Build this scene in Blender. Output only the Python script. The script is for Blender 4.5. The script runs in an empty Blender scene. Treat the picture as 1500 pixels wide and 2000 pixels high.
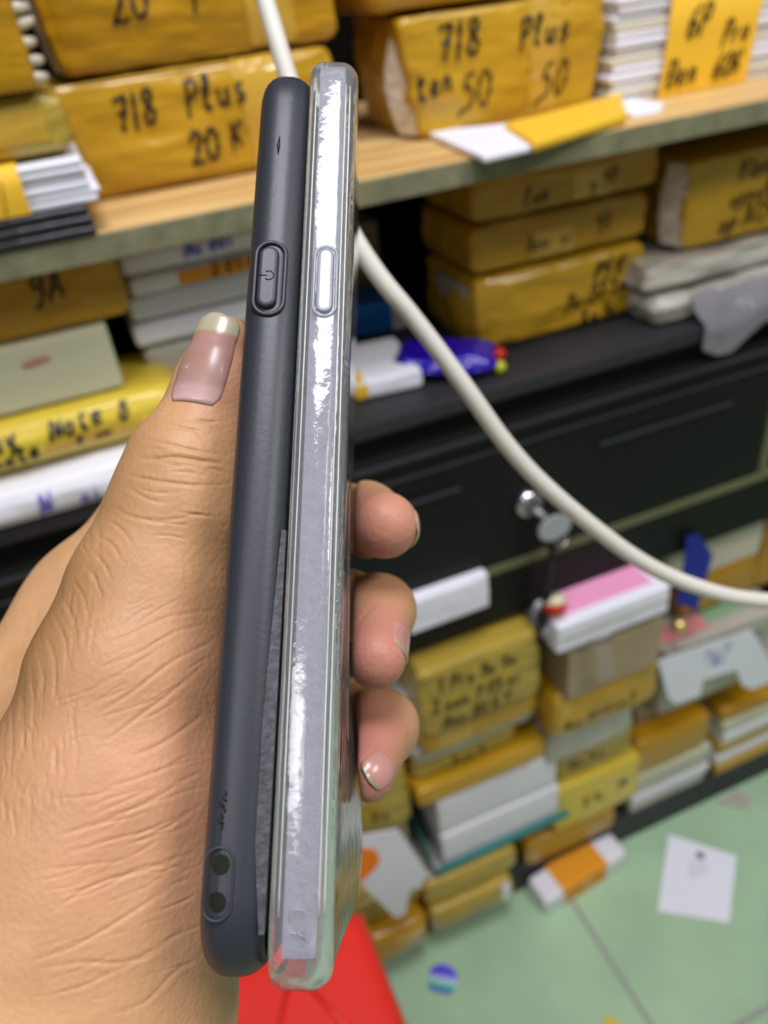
import bpy, bmesh, math, random
import numpy as np
from mathutils import Vector, Matrix, noise

# ------------------------------------------------------------------ camera, light, exposure
S = bpy.context.scene
COL = S.collection
F_PX = 1537.0                                   # focal length in pixels of the 1500 x 2000 frame
RIGHT = Vector((0.92058, -0.37748, -0.10018)).normalized()
DOWN = Vector((-0.29429, -0.50184, -0.81336))
DOWN = (DOWN - RIGHT * DOWN.dot(RIGHT)).normalized()
FWD = RIGHT.cross(DOWN).normalized()
EYE = Vector((0.0, -0.5, 1.04))
cam_d = bpy.data.cameras.new('camera')
cam = bpy.data.objects.new('camera', cam_d)
COL.objects.link(cam)
cam_d.sensor_width = 36.0
cam_d.sensor_fit = 'AUTO'
cam_d.lens = F_PX / 2000.0 * 36.0
cam_d.clip_start = 0.01
cam_d.clip_end = 50
cam_d.dof.use_dof = True
cam_d.dof.focus_distance = 0.139
cam_d.dof.aperture_fstop = 14.0
mw = Matrix.Identity(4)
for i in range(3):
    mw[i][0] = RIGHT[i]
    mw[i][1] = -DOWN[i]
    mw[i][2] = -FWD[i]
    mw[i][3] = EYE[i]
cam.matrix_world = mw
S.camera = cam
S.view_settings.view_transform = 'Standard'
S.view_settings.look = 'None'
S.view_settings.exposure = 0.0
S.view_settings.gamma = 1.0
S.view_settings.use_curve_mapping = False

world = bpy.data.worlds.new('shop_light')
S.world = world
world.use_nodes = True
world.node_tree.nodes['Background'].inputs[0].default_value = (0.93, 0.95, 1.0, 1)
world.node_tree.nodes['Background'].inputs[1].default_value = 0.17


def area(name, loc, target, sx, sy, watts, colr):
    d = bpy.data.lights.new(name, 'AREA')
    d.shape = 'RECTANGLE'
    d.size, d.size_y, d.energy, d.color = sx, sy, watts, colr
    o = bpy.data.objects.new(name, d)
    COL.objects.link(o)
    o.location = loc
    o.rotation_euler = (Vector(target) - Vector(loc)).to_track_quat('-Z', 'Y').to_euler()
    return o


area('ceiling_lamp', (0.13, -0.48, 2.35), (0.13, -0.44, 0), 0.50, 0.55, 21, (0.93, 0.92, 1.0))
area('fill_lamp', (1.05, -1.2, 2.35), (0.3, -0.05, 0.6), 0.8, 0.30, 17, (1.0, 0.98, 0.97))  # added front fill, set off centre to keep glare off the cases
area('fill_lamp', (-0.85, -1.2, 2.35), (0.1, -0.05, 0.7), 0.8, 0.30, 9, (1.0, 0.98, 0.97))  # other half of the added front fill


# ------------------------------------------------------------------ helpers
def ray(px, py):
    return RIGHT * ((px - 750) / F_PX) + DOWN * ((py - 1000) / F_PX) + FWD


def onY(px, py, y):
    d = ray(px, py)
    return EYE + d * ((y - EYE.y) / d.y)


def onZ(px, py, z):
    d = ray(px, py)
    return EYE + d * ((z - EYE.z) / d.z)


def camp(px, py, z):                            # metres in the camera's own axes
    return np.array([(px - 750) / F_PX * z, (py - 1000) / F_PX * z, z])


def c2w(p):
    return EYE + RIGHT * float(p[0]) + DOWN * float(p[1]) + FWD * float(p[2])


def lin(r, g, b):
    f = lambda c: (c / 255) / 12.92 if c <= 10 else (((c / 255) + 0.055) / 1.055) ** 2.4
    return (f(r), f(g), f(b), 1)


def material(name, rgb, rough=0.5, bump=0.0, scale=60, var=0.0, spec=0.5, metal=0.0, stretch=(1, 1, 1),
             trans=0.0, ior=1.45, coat=0.0, sss=0.0, alpha=1.0, vscale=8, bdist=0.002):
    m = bpy.data.materials.new(name)
    m.use_nodes = True
    nt = m.node_tree
    b = nt.nodes['Principled BSDF']
    c = lin(*rgb)
    b.inputs['Base Color'].default_value = c
    b.inputs['Roughness'].default_value = rough
    b.inputs['Specular IOR Level'].default_value = spec
    b.inputs['Metallic'].default_value = metal
    b.inputs['Transmission Weight'].default_value = trans
    b.inputs['IOR'].default_value = ior
    b.inputs['Coat Weight'].default_value = coat
    b.inputs['Coat Roughness'].default_value = 0.08
    b.inputs['Alpha'].default_value = alpha
    tc = nt.nodes.new('ShaderNodeTexCoord')
    mp = nt.nodes.new('ShaderNodeMapping')
    mp.inputs['Scale'].default_value = stretch
    nt.links.new(tc.outputs['Object'], mp.inputs['Vector'])
    if bump > 0:
        n = nt.nodes.new('ShaderNodeTexNoise')
        n.inputs['Scale'].default_value = scale
        n.inputs['Detail'].default_value = 4
        nt.links.new(mp.outputs[0], n.inputs['Vector'])
        bp = nt.nodes.new('ShaderNodeBump')
        bp.inputs['Strength'].default_value = bump
        bp.inputs['Distance'].default_value = bdist
        nt.links.new(n.outputs['Fac'], bp.inputs['Height'])
        nt.links.new(bp.outputs[0], b.inputs['Normal'])
    if var > 0:
        n2 = nt.nodes.new('ShaderNodeTexNoise')
        n2.inputs['Scale'].default_value = vscale
        n2.inputs['Detail'].default_value = 3
        nt.links.new(mp.outputs[0], n2.inputs['Vector'])
        mr = nt.nodes.new('ShaderNodeMapRange')
        mr.inputs['From Min'].default_value = 0.3
        mr.inputs['From Max'].default_value = 0.7
        mr.inputs['To Min'].default_value = 1 - var
        mr.inputs['To Max'].default_value = 1 + var
        nt.links.new(n2.outputs['Fac'], mr.inputs['Value'])
        vm = nt.nodes.new('ShaderNodeVectorMath')
        vm.operation = 'SCALE'
        vm.inputs[0].default_value = c[:3]
        nt.links.new(mr.outputs[0], vm.inputs['Scale'])
        nt.links.new(vm.outputs[0], b.inputs['Base Color'])
    return m


def mesh_obj(name, verts, faces, mat, parent=None, smooth=True, loc=None):
    me = bpy.data.meshes.new(name)
    me.from_pydata([tuple(v) for v in verts], [], faces)
    me.materials.append(mat)
    if smooth:
        me.polygons.foreach_set('use_smooth', [True] * len(me.polygons))
    me.update()
    o = bpy.data.objects.new(name, me)
    COL.objects.link(o)
    if parent:
        o.parent = parent
    if loc is not None:
        o.location = loc
    return o


def tag(o, label, cat, group=None):
    o['label'] = label
    o['category'] = cat
    if group:
        o['group'] = group
    return o


def empty(name, loc=(0, 0, 0), rz=0.0, rx=0.0, ry=0.0):
    o = bpy.data.objects.new(name, None)
    COL.objects.link(o)
    o.empty_display_size = 0.02
    o.location = loc
    o.rotation_euler = (rx, ry, rz)
    return o


def structure(o):
    o['kind'] = 'structure'
    return o


class MB:
    def __init__(s):
        s.v, s.f = [], []

    def add(s, v, f):
        k = len(s.v)
        s.v += [tuple(p) for p in v]
        s.f += [tuple(i + k for i in q) for q in f]
        return s

    def box(s, x0, x1, y0, y1, z0, z1):
        v = [(x, y, z) for z in (z0, z1) for y in (y0, y1) for x in (x0, x1)]
        return s.add(v, [(0, 2, 3, 1), (4, 5, 7, 6), (0, 1, 5, 4), (2, 6, 7, 3), (0, 4, 6, 2), (1, 3, 7, 5)])

    def tube(s, pts, r, n=10, cap=True):
        pts = [Vector(p) for p in pts]
        rs = r if isinstance(r, (list, tuple)) else [r] * len(pts)
        rings = []
        prev = None
        for i, p in enumerate(pts):
            t = (pts[min(i + 1, len(pts) - 1)] - pts[max(i - 1, 0)]).normalized()
            a = prev - t * prev.dot(t) if prev is not None else t.orthogonal()
            a.normalize()
            prev = a
            b = t.cross(a)
            rings.append([p + (a * math.cos(k * 2 * math.pi / n) + b * math.sin(k * 2 * math.pi / n)) * rs[i] for k in range(n)])
        v = [q for rg in rings for q in rg]
        f = [(i * n + k, i * n + (k + 1) % n, (i + 1) * n + (k + 1) % n, (i + 1) * n + k) for i in range(len(pts) - 1) for k in range(n)]
        if cap:
            f += [tuple(range(n))[::-1], tuple((len(pts) - 1) * n + k for k in range(n))]
        return s.add(v, f)

    def lathe(s, c, axis, prof, n=20):             # prof: (radius, height along axis)
        axis = Vector(axis).normalized()
        a = axis.orthogonal().normalized()
        b = axis.cross(a)
        c = Vector(c)
        v = [c + axis * h + (a * math.cos(k * 2 * math.pi / n) + b * math.sin(k * 2 * math.pi / n)) * max(r, 1e-5) for r, h in prof for k in range(n)]
        f = [(i * n + k, i * n + (k + 1) % n, (i + 1) * n + (k + 1) % n, (i + 1) * n + k) for i in range(len(prof) - 1) for k in range(n)]
        f += [tuple(range(n))[::-1], tuple((len(prof) - 1) * n + k for k in range(n))]
        return s.add(v, f)

    def prism(s, pts, up, t):                      # pts: planar 3D polygon, extruded along up by t
        n = len(pts)
        up = Vector(up).normalized()
        v = [Vector(p) for p in pts] + [Vector(p) + up * t for p in pts]
        f = [tuple(range(n))[::-1], tuple(range(n, 2 * n))] + [(k, (k + 1) % n, n + (k + 1) % n, n + k) for k in range(n)]
        return s.add(v, f)

    def build(s, name, mat, parent=None, smooth=False, bevel=0.0, loc=None):
        o = mesh_obj(name, s.v, s.f, mat, parent, smooth, loc)
        bm = bmesh.new()
        bm.from_mesh(o.data)
        bmesh.ops.recalc_face_normals(bm, faces=bm.faces)
        if bevel > 0:
            ed = [e for e in bm.edges if len(e.link_faces) == 2 and e.calc_face_angle(0) > 0.6]
            bmesh.ops.bevel(bm, geom=ed, offset=bevel, segments=2, affect='EDGES', profile=0.6)
        bm.to_mesh(o.data)
        bm.free()
        return o


def catmull(P, n=8):
    P = [Vector(p) for p in P]
    out = []
    for i in range(len(P) - 1):
        a, b, c, d = P[max(i - 1, 0)], P[i], P[i + 1], P[min(i + 2, len(P) - 1)]
        for k in range(n):
            t = k / n
            out.append(0.5 * ((2 * b) + (c - a) * t + (2 * a - 5 * b + 4 * c - d) * t * t + (3 * b - a - 3 * c + d) * t ** 3))
    return out + [P[-1]]


class Rbox:
    """A rounded, slightly pillowy and crinkled box: front face at y = 0, base at z = 0, x from 0 to w."""

    def __init__(s, w, d, h, r=0.004, bulge=0.0, crinkle=0.0, freq=40, seed=0, sag=0.0, lean=0.0, n=26, flare=0.0):
        s.w, s.d, s.h = w, d, h
        s.r = min(r, w * .45, d * .45, h * .45)
        s.bulge, s.cr, s.fr, s.seed, s.sag, s.lean, s.n = bulge, crinkle, freq, seed, sag, lean, n
        s.flare = flare

    def map(s, c):                               # c: point on the box surface, centred
        H = Vector((s.w / 2, s.d / 2, s.h / 2))
        q = Vector([max(-(H[i] - s.r), min(H[i] - s.r, c[i])) for i in range(3)])
        dv = c - q
        nd = dv.normalized() if dv.length > 1e-9 else Vector((0, 0, 1))
        p = q + nd * s.r
        u = [c[i] / H[i] for i in range(3)]
        p += Vector((nd.x, nd.y, 0)) * s.bulge * max(0, 1 - min(1, u[0] ** 2 if abs(nd.x) < .7 else 0)) ** .7 * max(0, 1 - (u[2] ** 2 if abs(nd.z) < .7 else 0)) ** .7
        if s.cr:
            k = Vector((c.x * s.fr * .6 + s.seed * 7.1, c.y * s.fr, c.z * s.fr + s.seed * 3.3))
            a = .7 * noise.noise(k) + 1.1 * (0.32 - abs(noise.noise(k * 1.6 + Vector((3, 1, 7))))) + .5 * (.3 - abs(noise.noise(k * 3.3))) + 0.2 * noise.noise(k * 6.1)
            k2 = abs(nd.z)
            p += nd * s.cr * 1.5 * (a * (1 - k2) - k2 * (.25 + .45 * a))
        p.z -= s.sag * (u[0] ** 2) * (0.5 + 0.5 * u[2])
        p.x += (s.lean + s.flare * u[0]) * (p.z + H.z)
        return Vector((p.x + H.x, p.y + H.y, p.z + H.z))

    def front(s, x, z):
        return s.map(Vector((x - s.w / 2, -s.d / 2, z - s.h / 2)))

    def top(s, x, y):
        return s.map(Vector((x - s.w / 2, y - s.d / 2, s.h / 2)))

    def grid(s, L):
        h, r = L / 2, s.r
        e = [-h, -h + .35 * r, -h + .7 * r, -h + r]
        m = max(2, int(s.n * min(1.0, L / 0.08)))
        mid = [-h + r + (2 * h - 2 * r) * k / m for k in range(1, m)]
        return e + mid + [-q for q in e[::-1]]

    def obj(s, name, mat, parent, loc=(0, 0, 0)):
        bm = bmesh.new()
        G = [s.grid(s.w), s.grid(s.d), s.grid(s.h)]
        H = (s.w / 2, s.d / 2, s.h / 2)
        for ax in range(3):
            a, b = [(1, 2), (2, 0), (0, 1)][ax]
            for sg in (-1, 1):
                V = []
                for p in G[a]:
                    row = []
                    for q in G[b]:
                        c = Vector((0, 0, 0))
                        c[ax], c[a], c[b] = sg * H[ax], p, q
                        row.append(bm.verts.new(s.map(c)))
                    V.append(row)
                for i in range(len(V) - 1):
                    for j in range(len(V[0]) - 1):
                        f = [V[i][j], V[i + 1][j], V[i + 1][j + 1], V[i][j + 1]]
                        bm.faces.new(f if sg > 0 else f[::-1])
        bmesh.ops.remove_doubles(bm, verts=bm.verts, dist=1e-6)
        for f in bm.faces:
            f.smooth = True
        me = bpy.data.meshes.new(name)
        bm.to_mesh(me)
        bm.free()
        me.materials.append(mat)
        o = bpy.data.objects.new(name, me)
        COL.objects.link(o)
        o.parent = parent
        o.location = loc
        return o


# one-stroke handwriting, each glyph a list of strokes in a box 0..~0.6 wide, 0..1 high
GL = {
    '7': [[(.05, .92), (.3, .95), (.55, .95), (.42, .6), (.28, 0)], [(.15, .5), (.35, .52), (.55, .54)]],
    '8': [[(.5, .85), (.3, 1), (.12, .82), (.3, .58), (.5, .3), (.32, 0), (.1, .2), (.28, .52), (.5, .85)]],
    '/': [[(.2, 1.05), (.18, .5), (.15, -.05)]],
    '2': [[(.05, .75), (.25, 1), (.5, .85), (.4, .5), (.1, .02), (.2, .1), (.35, .02), (.6, .06)]],
    '0': [[(.35, 1), (.12, .8), (.08, .3), (.28, 0), (.5, .25), (.52, .75), (.33, 1)]],
    '5': [[(.5, 1), (.2, .95), (.15, .58), (.35, .62), (.5, .4), (.4, .1), (.1, 0), (-.1, -.15)]],
    '6': [[(.5, 1), (.25, .75), (.1, .35), (.2, .02), (.45, .1), (.48, .38), (.28, .48), (.12, .3)]],
    '9': [[(.5, .75), (.32, 1), (.12, .8), (.2, .55), (.42, .6), (.5, .85), (.48, .4), (.3, 0), (.1, .05)]],
    '1': [[(.15, .75), (.35, 1), (.3, 0)]],
    'K': [[(.1, 1), (.1, 0)], [(.55, 1), (.12, .45), (.3, .5), (.55, .05)]],
    'P': [[(.12, 1), (.1, -.05)], [(.05, .9), (.35, 1), (.52, .78), (.35, .5), (.12, .48)]],
    'A': [[(0, 0), (.18, .5), (.32, 1), (.45, .5), (.55, 0)], [(.1, .38), (.48, .4)]],
    'N': [[(.05, 0), (.1, 1), (.45, .05), (.52, 1)]],
    'V': [[(.02, 1), (.22, 0), (.5, 1)]],
    'D': [[(.1, 1), (.1, 0)], [(.02, .95), (.4, .9), (.52, .45), (.35, .05), (.05, .02)], [(-.05, .5), (.3, .52)]],
    'C': [[(.5, .85), (.3, 1), (.1, .75), (.1, .25), (.3, 0), (.5, .15)]],
    'G': [[(.5, .85), (.3, 1), (.1, .7), (.12, .2), (.34, 0), (.5, .2), (.5, .45), (.3, .42)]],
    'Y': [[(.05, 1), (.28, .5), (.28, 0)], [(.52, 1), (.28, .5)]],
    'l': [[(.1, .2), (.3, .75), (.28, 1), (.16, .9), (.15, .2), (.25, 0), (.38, .1)]],
    'u': [[(.05, .5), (.08, .12), (.22, .02), (.38, .2), (.42, .5), (.4, .1), (.52, .02)]],
    's': [[(.42, .5), (.2, .48), (.16, .32), (.4, .2), (.32, 0), (.06, .04)]],
    'e': [[(.08, .25), (.4, .3), (.34, .5), (.12, .42), (.1, .1), (.28, 0), (.48, .1)]],
    'n': [[(.08, .5), (.08, 0)], [(.08, .3), (.28, .52), (.4, .35), (.4, .05), (.5, .02)]],
    'o': [[(.28, .5), (.1, .35), (.14, .05), (.34, .02), (.44, .3), (.28, .5)]],
    't': [[(.25, .85), (.2, .1), (.34, 0), (.46, .1)], [(.04, .6), (.46, .62)]],
    'r': [[(.1, .5), (.12, 0)], [(.12, .3), (.24, .5), (.42, .48)]],
    'p': [[(.1, .5), (.08, -.35)], [(.1, .4), (.3, .52), (.42, .3), (.28, .02), (.1, .1)]],
    'i': [[(.2, .5), (.2, .05), (.32, 0)], [(.2, .72), (.22, .76)]],
    'm': [[(.05, .5), (.05, 0)], [(.05, .35), (.18, .52), (.25, .3), (.26, 0)], [(.26, .35), (.4, .52), (.47, .3), (.5, 0)]],
    'd': [[(.4, .35), (.22, .5), (.08, .28), (.2, .02), (.38, .15), (.44, 1), (.42, .1), (.52, 0)], [(.28, .82), (.56, .84)]],
    'h': [[(.1, 1), (.1, 0)], [(.1, .3), (.28, .52), (.4, .35), (.42, 0)]],
    'a': [[(.4, .45), (.2, .5), (.08, .25), (.2, .02), (.38, .2), (.42, .5), (.42, .08), (.52, .02)]],
    'y': [[(.08, .5), (.14, .2), (.3, .15), (.44, .5), (.36, -.1), (.16, -.3)]],
    '^': [[(.12, .62), (.24, .78), (.38, .62)]],
    '+': [[(.05, .4), (.5, .42)], [(.28, .68), (.26, .12)]],
    '-': [[(.05, .4), (.5, .42)]],
    '~': [[(0, .3), (.2, .45), (.4, .3), (.6, .45), (.8, .3), (1, .42)]],
    'W': [[(0, .8), (.15, .1), (.3, .7), (.42, .05), (.62, 1)]],
}


def scribble(surf, lines, mat, parent, off=0.0013):
    """lines: (text, x, z, size, slope, thickness) written on surf(x, z) -> point; one mesh."""
    mb = MB()
    for text, x0, z0, size, slope, th in lines:
        x = 0.0
        for ch in text:
            if ch == ' ':
                x += .4
                continue
            for st in GL[ch]:
                pts = catmull([(p[0], p[1], 0) for p in st], 5) if len(st) > 2 else [Vector((st[0][0] + (st[1][0] - st[0][0]) * q / 8, st[0][1] + (st[1][1] - st[0][1]) * q / 8, 0)) for q in range(9)]
                P2 = [(x0 + ((x + p.x + p.y * .18) * .8) * size, z0 + p.y * size + ((x + p.x) * size) * slope) for p in pts]
                L, R = [], []
                for i, p in enumerate(P2):
                    a, b = P2[max(i - 1, 0)], P2[min(i + 1, len(P2) - 1)]
                    t = Vector((b[0] - a[0], b[1] - a[1]))
                    t = t.normalized() if t.length > 0 else Vector((1, 0))
                    w = th * .5 * (0.75 + .35 * math.sin(i * 1.7 + x * 5))
                    L.append((p[0] - t.y * w, p[1] + t.x * w))
                    R.append((p[0] + t.y * w, p[1] - t.x * w))
                v = []
                for a, b in zip(L, R):
                    for q in (a, b):
                        s_, n_ = surf(*q)
                        v.append(s_ + n_ * off)
                mb.add(v, [(2 * i, 2 * i + 1, 2 * i + 3, 2 * i + 2) for i in range(len(L) - 1)])
            x += .45 if ch in 'i/' else (0.02 if ch == '^' else .68)
    return mb.build('handwriting', mat, parent, smooth=False)


# ------------------------------------------------------------------ materials
M = {}
M['yellow'] = material('yellow_plastic', (188, 146, 30), .27, .5, 45, .10, stretch=(1, 1, 2.2), coat=.25, bdist=.004)
M['yellow_deep'] = material('deep_yellow_plastic', (178, 132, 20), .28, .5, 40, .12, stretch=(1, 1, 2.5), coat=.2, bdist=.004)
M['yellow_bright'] = material('bright_yellow_plastic', (214, 188, 62), .35, .4, 40, .08, coat=.2, bdist=.004)
M['yellow_olive'] = material('olive_yellow_plastic', (174, 148, 58), .34, .5, 40, .12, stretch=(1, 1, 2.5), coat=.2, bdist=.004)
M['yellow_paper'] = material('yellow_paper', (238, 188, 48), .6, .15, 80, .05)
M['orange_paper'] = material('orange_paper', (226, 150, 24), .6, .15, 80, .05)
M['white'] = material('white_plastic', (226, 226, 232), .4, .15, 60, .05)
M['white_paper'] = material('white_paper', (232, 233, 242), .6, .1, 60, .03)
M['cream'] = material('cream_card', (214, 206, 184), .6, .1, 60, .06)
M['pale'] = material('pale_green_card', (196, 196, 166), .6, .1, 60, .05)
M['grey_plastic'] = material('grey_clear_plastic', (176, 172, 160), .25, .4, 50, .1, coat=.4)
M['taupe'] = material('taupe_card', (166, 148, 116), .6, .1, 60, .1)
M['dark_pack'] = material('black_film', (34, 36, 40), .3, .6, 120, .2, coat=.3)
M['pleat'] = material('pleated_paper', (206, 198, 176), .6, .1, 60, .06)
M['tape'] = material('clear_tape', (198, 158, 58), .12, .5, 90, .12, coat=.6, stretch=(1, 1, .5))
M['film'] = material('crinkled_film', (214, 204, 188), .18, .5, 90, .25, coat=.6, vscale=70)
M['ink'] = material('black_ink', (24, 18, 14), .5)
M['ink_brown'] = material('faded_ink', (84, 66, 20), .6)
M['ink_blue'] = material('blue_ink', (98, 92, 190), .6)
M['ink_red'] = material('red_ink', (190, 120, 110), .6)
M['teal'] = material('teal_card', (20, 128, 124), .45, .1, 60, .1)
M['pink'] = material('pink_label', (240, 160, 198), .5, .05, 60, .03)
M['orange'] = material('orange_label', (255, 132, 0), .5)
M['blue'] = material('blue_strap', (8, 28, 140), .45, .2, 60, .15)
M['blue_box'] = material('blue_card', (30, 120, 215), .5, .1, 50, .1)
M['purple'] = material('purple_film', (40, 14, 170), .22, .6, 60, .2, coat=.6)
M['red_bead'] = material('red_bead', (200, 40, 24), .3)
M['yellow_bead'] = material('yellow_bead', (190, 196, 40), .3)
M['cream_bead'] = material('cream_bead', (214, 206, 172), .4)
M['cabinet'] = material('black_metal', (19, 20, 18), .5, .08, 200, .12, spec=.25)
M['cabinet_top'] = material('lighter_black_metal', (40, 40, 44), .55, .1, 150, .2)  # lighter black for the top, lip, ridges and groove highlights
M['strip'] = material('olive_strip', (104, 106, 72), .6, .1, 80, .15)
M['chrome'] = material('chrome', (215, 215, 220), .12, metal=1.0)
M['steel'] = material('brushed_steel', (176, 178, 182), .4, metal=.35)
M['stool'] = material('red_plastic', (234, 50, 40), .4, .05, 100, .03, coat=.1)
M['cable'] = material('off_white_rubber', (206, 202, 190), .5, .05, 300, .04)
M['dark_wood'] = material('dark_board', (44, 46, 48), .6, .1, 40, .15)
M['cello'] = material('cellophane', (240, 238, 240), .08, .9, 60, trans=.9, ior=1.3, bdist=.004)
M['clear_bag'] = material('clear_plastic_bag', (176, 174, 180), .18, .9, 30, .1, trans=.6, ior=1.25, coat=.6, bdist=.006)
M['black_cord'] = material('black_cord', (26, 22, 24), .6)
M['green_print'] = material('green_print', (132, 168, 128), .5)
M['red_print'] = material('red_print', (206, 130, 130), .5)


def wood_mat():
    m = material('pine_board', (222, 186, 122), .5, .15, 30, 0)
    nt = m.node_tree
    b = nt.nodes['Principled BSDF']
    tc = nt.nodes.new('ShaderNodeTexCoord')
    mp = nt.nodes.new('ShaderNodeMapping')
    mp.inputs['Scale'].default_value = (2, 40, 40)
    n = nt.nodes.new('ShaderNodeTexNoise')
    n.inputs['Scale'].default_value = 2.2
    n.inputs['Detail'].default_value = 6
    cr = nt.nodes.new('ShaderNodeValToRGB')
    cr.color_ramp.elements[0].position = .3
    cr.color_ramp.elements[0].color = lin(186, 142, 82)
    cr.color_ramp.elements[1].position = .65
    cr.color_ramp.elements[1].color = lin(226, 192, 130)
    nt.links.new(tc.outputs['Object'], mp.inputs[0])
    nt.links.new(mp.outputs[0], n.inputs['Vector'])
    nt.links.new(n.outputs['Fac'], cr.inputs[0])
    nt.links.new(cr.outputs[0], b.inputs['Base Color'])
    return m


M['wood'] = wood_mat()
M['edge'] = material('worn_green_edge', (124, 122, 94), .6, .3, 120, .22, vscale=60, spec=.3)


def floor_mat():
    m = material('green_tile', (164, 196, 160), .35, .08, 40, .10, vscale=9)
    nt = m.node_tree
    b = nt.nodes['Principled BSDF']
    base = b.inputs['Base Color'].links[0].from_socket
    tc = nt.nodes.new('ShaderNodeTexCoord')
    sp = nt.nodes.new('ShaderNodeSeparateXYZ')
    nt.links.new(tc.outputs['Object'], sp.inputs[0])
    fac = None
    for ax, off in (('X', 0.345), ('Y', -0.245)):
        a = nt.nodes.new('ShaderNodeMath'); a.operation = 'SUBTRACT'; a.inputs[1].default_value = off
        w = nt.nodes.new('ShaderNodeMath'); w.operation = 'PINGPONG'; w.inputs[1].default_value = .2
        l = nt.nodes.new('ShaderNodeMath'); l.operation = 'LESS_THAN'; l.inputs[1].default_value = .0035
        nt.links.new(sp.outputs[ax], a.inputs[0])
        nt.links.new(a.outputs[0], w.inputs[0])
        nt.links.new(w.outputs[0], l.inputs[0])
        if fac is None:
            fac = l.outputs[0]
        else:
            mx = nt.nodes.new('ShaderNodeMath'); mx.operation = 'MAXIMUM'
            nt.links.new(fac, mx.inputs[0]); nt.links.new(l.outputs[0], mx.inputs[1])
            fac = mx.outputs[0]
    mix = nt.nodes.new('ShaderNodeMix')
    mix.data_type = 'RGBA'
    nt.links.new(fac, mix.inputs['Factor'])
    nt.links.new(base, mix.inputs['A'])
    mix.inputs['B'].default_value = lin(150, 158, 146)
    nt.links.new(mix.outputs['Result'], b.inputs['Base Color'])
    return m


# ------------------------------------------------------------------ setting
WALL_Y = 0.32
structure(MB().box(-1.6, 2.2, -2.6, WALL_Y + .03, -.02, 0).build('floor', floor_mat()))
structure(MB().box(-1.6, 2.2, WALL_Y, WALL_Y + .03, 0, 2.5).build('wall_back', material('dim_wall', (14, 11, 8), .9, .1, 30, .1, spec=.05)))

BOARD_Z = 0.926
CAB_Z = 0.754
PLINTH = 0.054

# upper shelf board: pine top with a green-grey front edge
sh = tag(empty('shelf_board', (0, 0, 0)), 'pale pine shelf board with a worn grey-green front edge', 'shelf')
MB().box(-.5, 1.3, .002, WALL_Y, BOARD_Z - .0155, BOARD_Z).build('board', M['wood'], sh, bevel=.0008)
MB().box(-.5, 1.3, -.0012, .002, BOARD_Z - .0155, BOARD_Z - .0003).build('front_edge', M['edge'], sh, bevel=.0006)
for xb in (-.45, 1.25):
    MB().box(xb, xb + .03, WALL_Y - .2, WALL_Y - .002, BOARD_Z - .0485, BOARD_Z - .0155).build('bracket', M['strip'], sh)

# black drawer cabinet under it, standing on two side panels
cab = tag(empty('drawer_cabinet', (0, 0, 0)), 'low black metal drawer cabinet with a chrome lock under the shelf board', 'cabinet')
xr = onY(1478, 910, 0).x
MB().box(-.5, 1.3, .004, WALL_Y, CAB_Z - .012, CAB_Z).build('top_panel', M['cabinet_top'], cab, bevel=.002)
MB().box(-.5, 1.3, .0, .006, CAB_Z - .0125, CAB_Z + .0006).build('top_lip', M['cabinet_top'], cab, bevel=.002)
MB().box(-.5, 1.3, .012, .03, .505, CAB_Z - .0125).build('carcass', M['cabinet'], cab)
MB().box(-.5, 1.3, .03, WALL_Y, .505, .53).build('bottom_panel', M['cabinet'], cab)
dr = MB().box(-.2, xr, -.002, .012, .577, .722).build('drawer', M['cabinet'], cab, bevel=.002)
MB().box(-.2, xr - .004, -.006, -.002, .7145, .7185).build('ridge', M['cabinet_top'], dr, bevel=.001)
MB().box(-.2, xr - .012, -.005, -.002, .698, .7005).build('ridge', M['cabinet_top'], dr, bevel=.001)
for (a, b) in (((700, 1010), (895, 945)), ((1165, 868), (1425, 775))):
    p, q = onY(*a, 0), onY(*b, 0)
    z = (p.z + q.z) / 2
    MB().box(p.x, q.x, -.0065, -.002, z - .0025, z).build('groove_highlight', M['cabinet_top'], dr, bevel=.001)  # lighter bars paint in the highlight lines of the groove handle
MB().box(-.5, 1.3, -.002, .012, .5655, .5745).build('olive_rail', M['strip'], cab, bevel=.001)
MB().box(xr + .003, xr + .013, -.002, .012, .5747, .74).build('olive_post', M['strip'], cab, bevel=.001)
MB().box(-.5, 1.3, .0, .012, .505, .5652).build('lower_rail', M['cabinet'], cab, bevel=.002)
MB().box(xr + .02, 1.3, -.002, .012, .577, .722).build('drawer', M['cabinet'], cab, bevel=.002)
lk = onY(1033, 983, -.004)
lock = MB().lathe(lk + Vector((0, .004, 0)), (0, -1, 0), [(.0135, 0), (.0135, .004), (.0125, .0075), (.0085, .0105), (.008, .009), (.0001, .009)], 28).build('lock', M['chrome'], cab, smooth=True)
for xb in (-.5, 1.28):
    MB().box(xb, xb + .02, .05, WALL_Y, 0.0, .505).build('side_panel', M['cabinet'], cab)

pl = tag(empty('plinth', (0, 0, 0)), 'low dark grey plinth board along the green floor under the piles', 'plinth')
MB().box(-.478, 1.278, 0.0, WALL_Y, 0, PLINTH).build('plinth_board', M['dark_wood'], pl, bevel=.002)


# ------------------------------------------------------------------ packages
def span(bl, br, tl, Y):
    """Front face corner pixels on the plane y = Y -> x0, x1, z0, z1."""
    a, b, c = onY(*bl, Y), onY(*br, Y), onY(*tl, Y)
    return a.x, b.x, a.z, c.z


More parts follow.
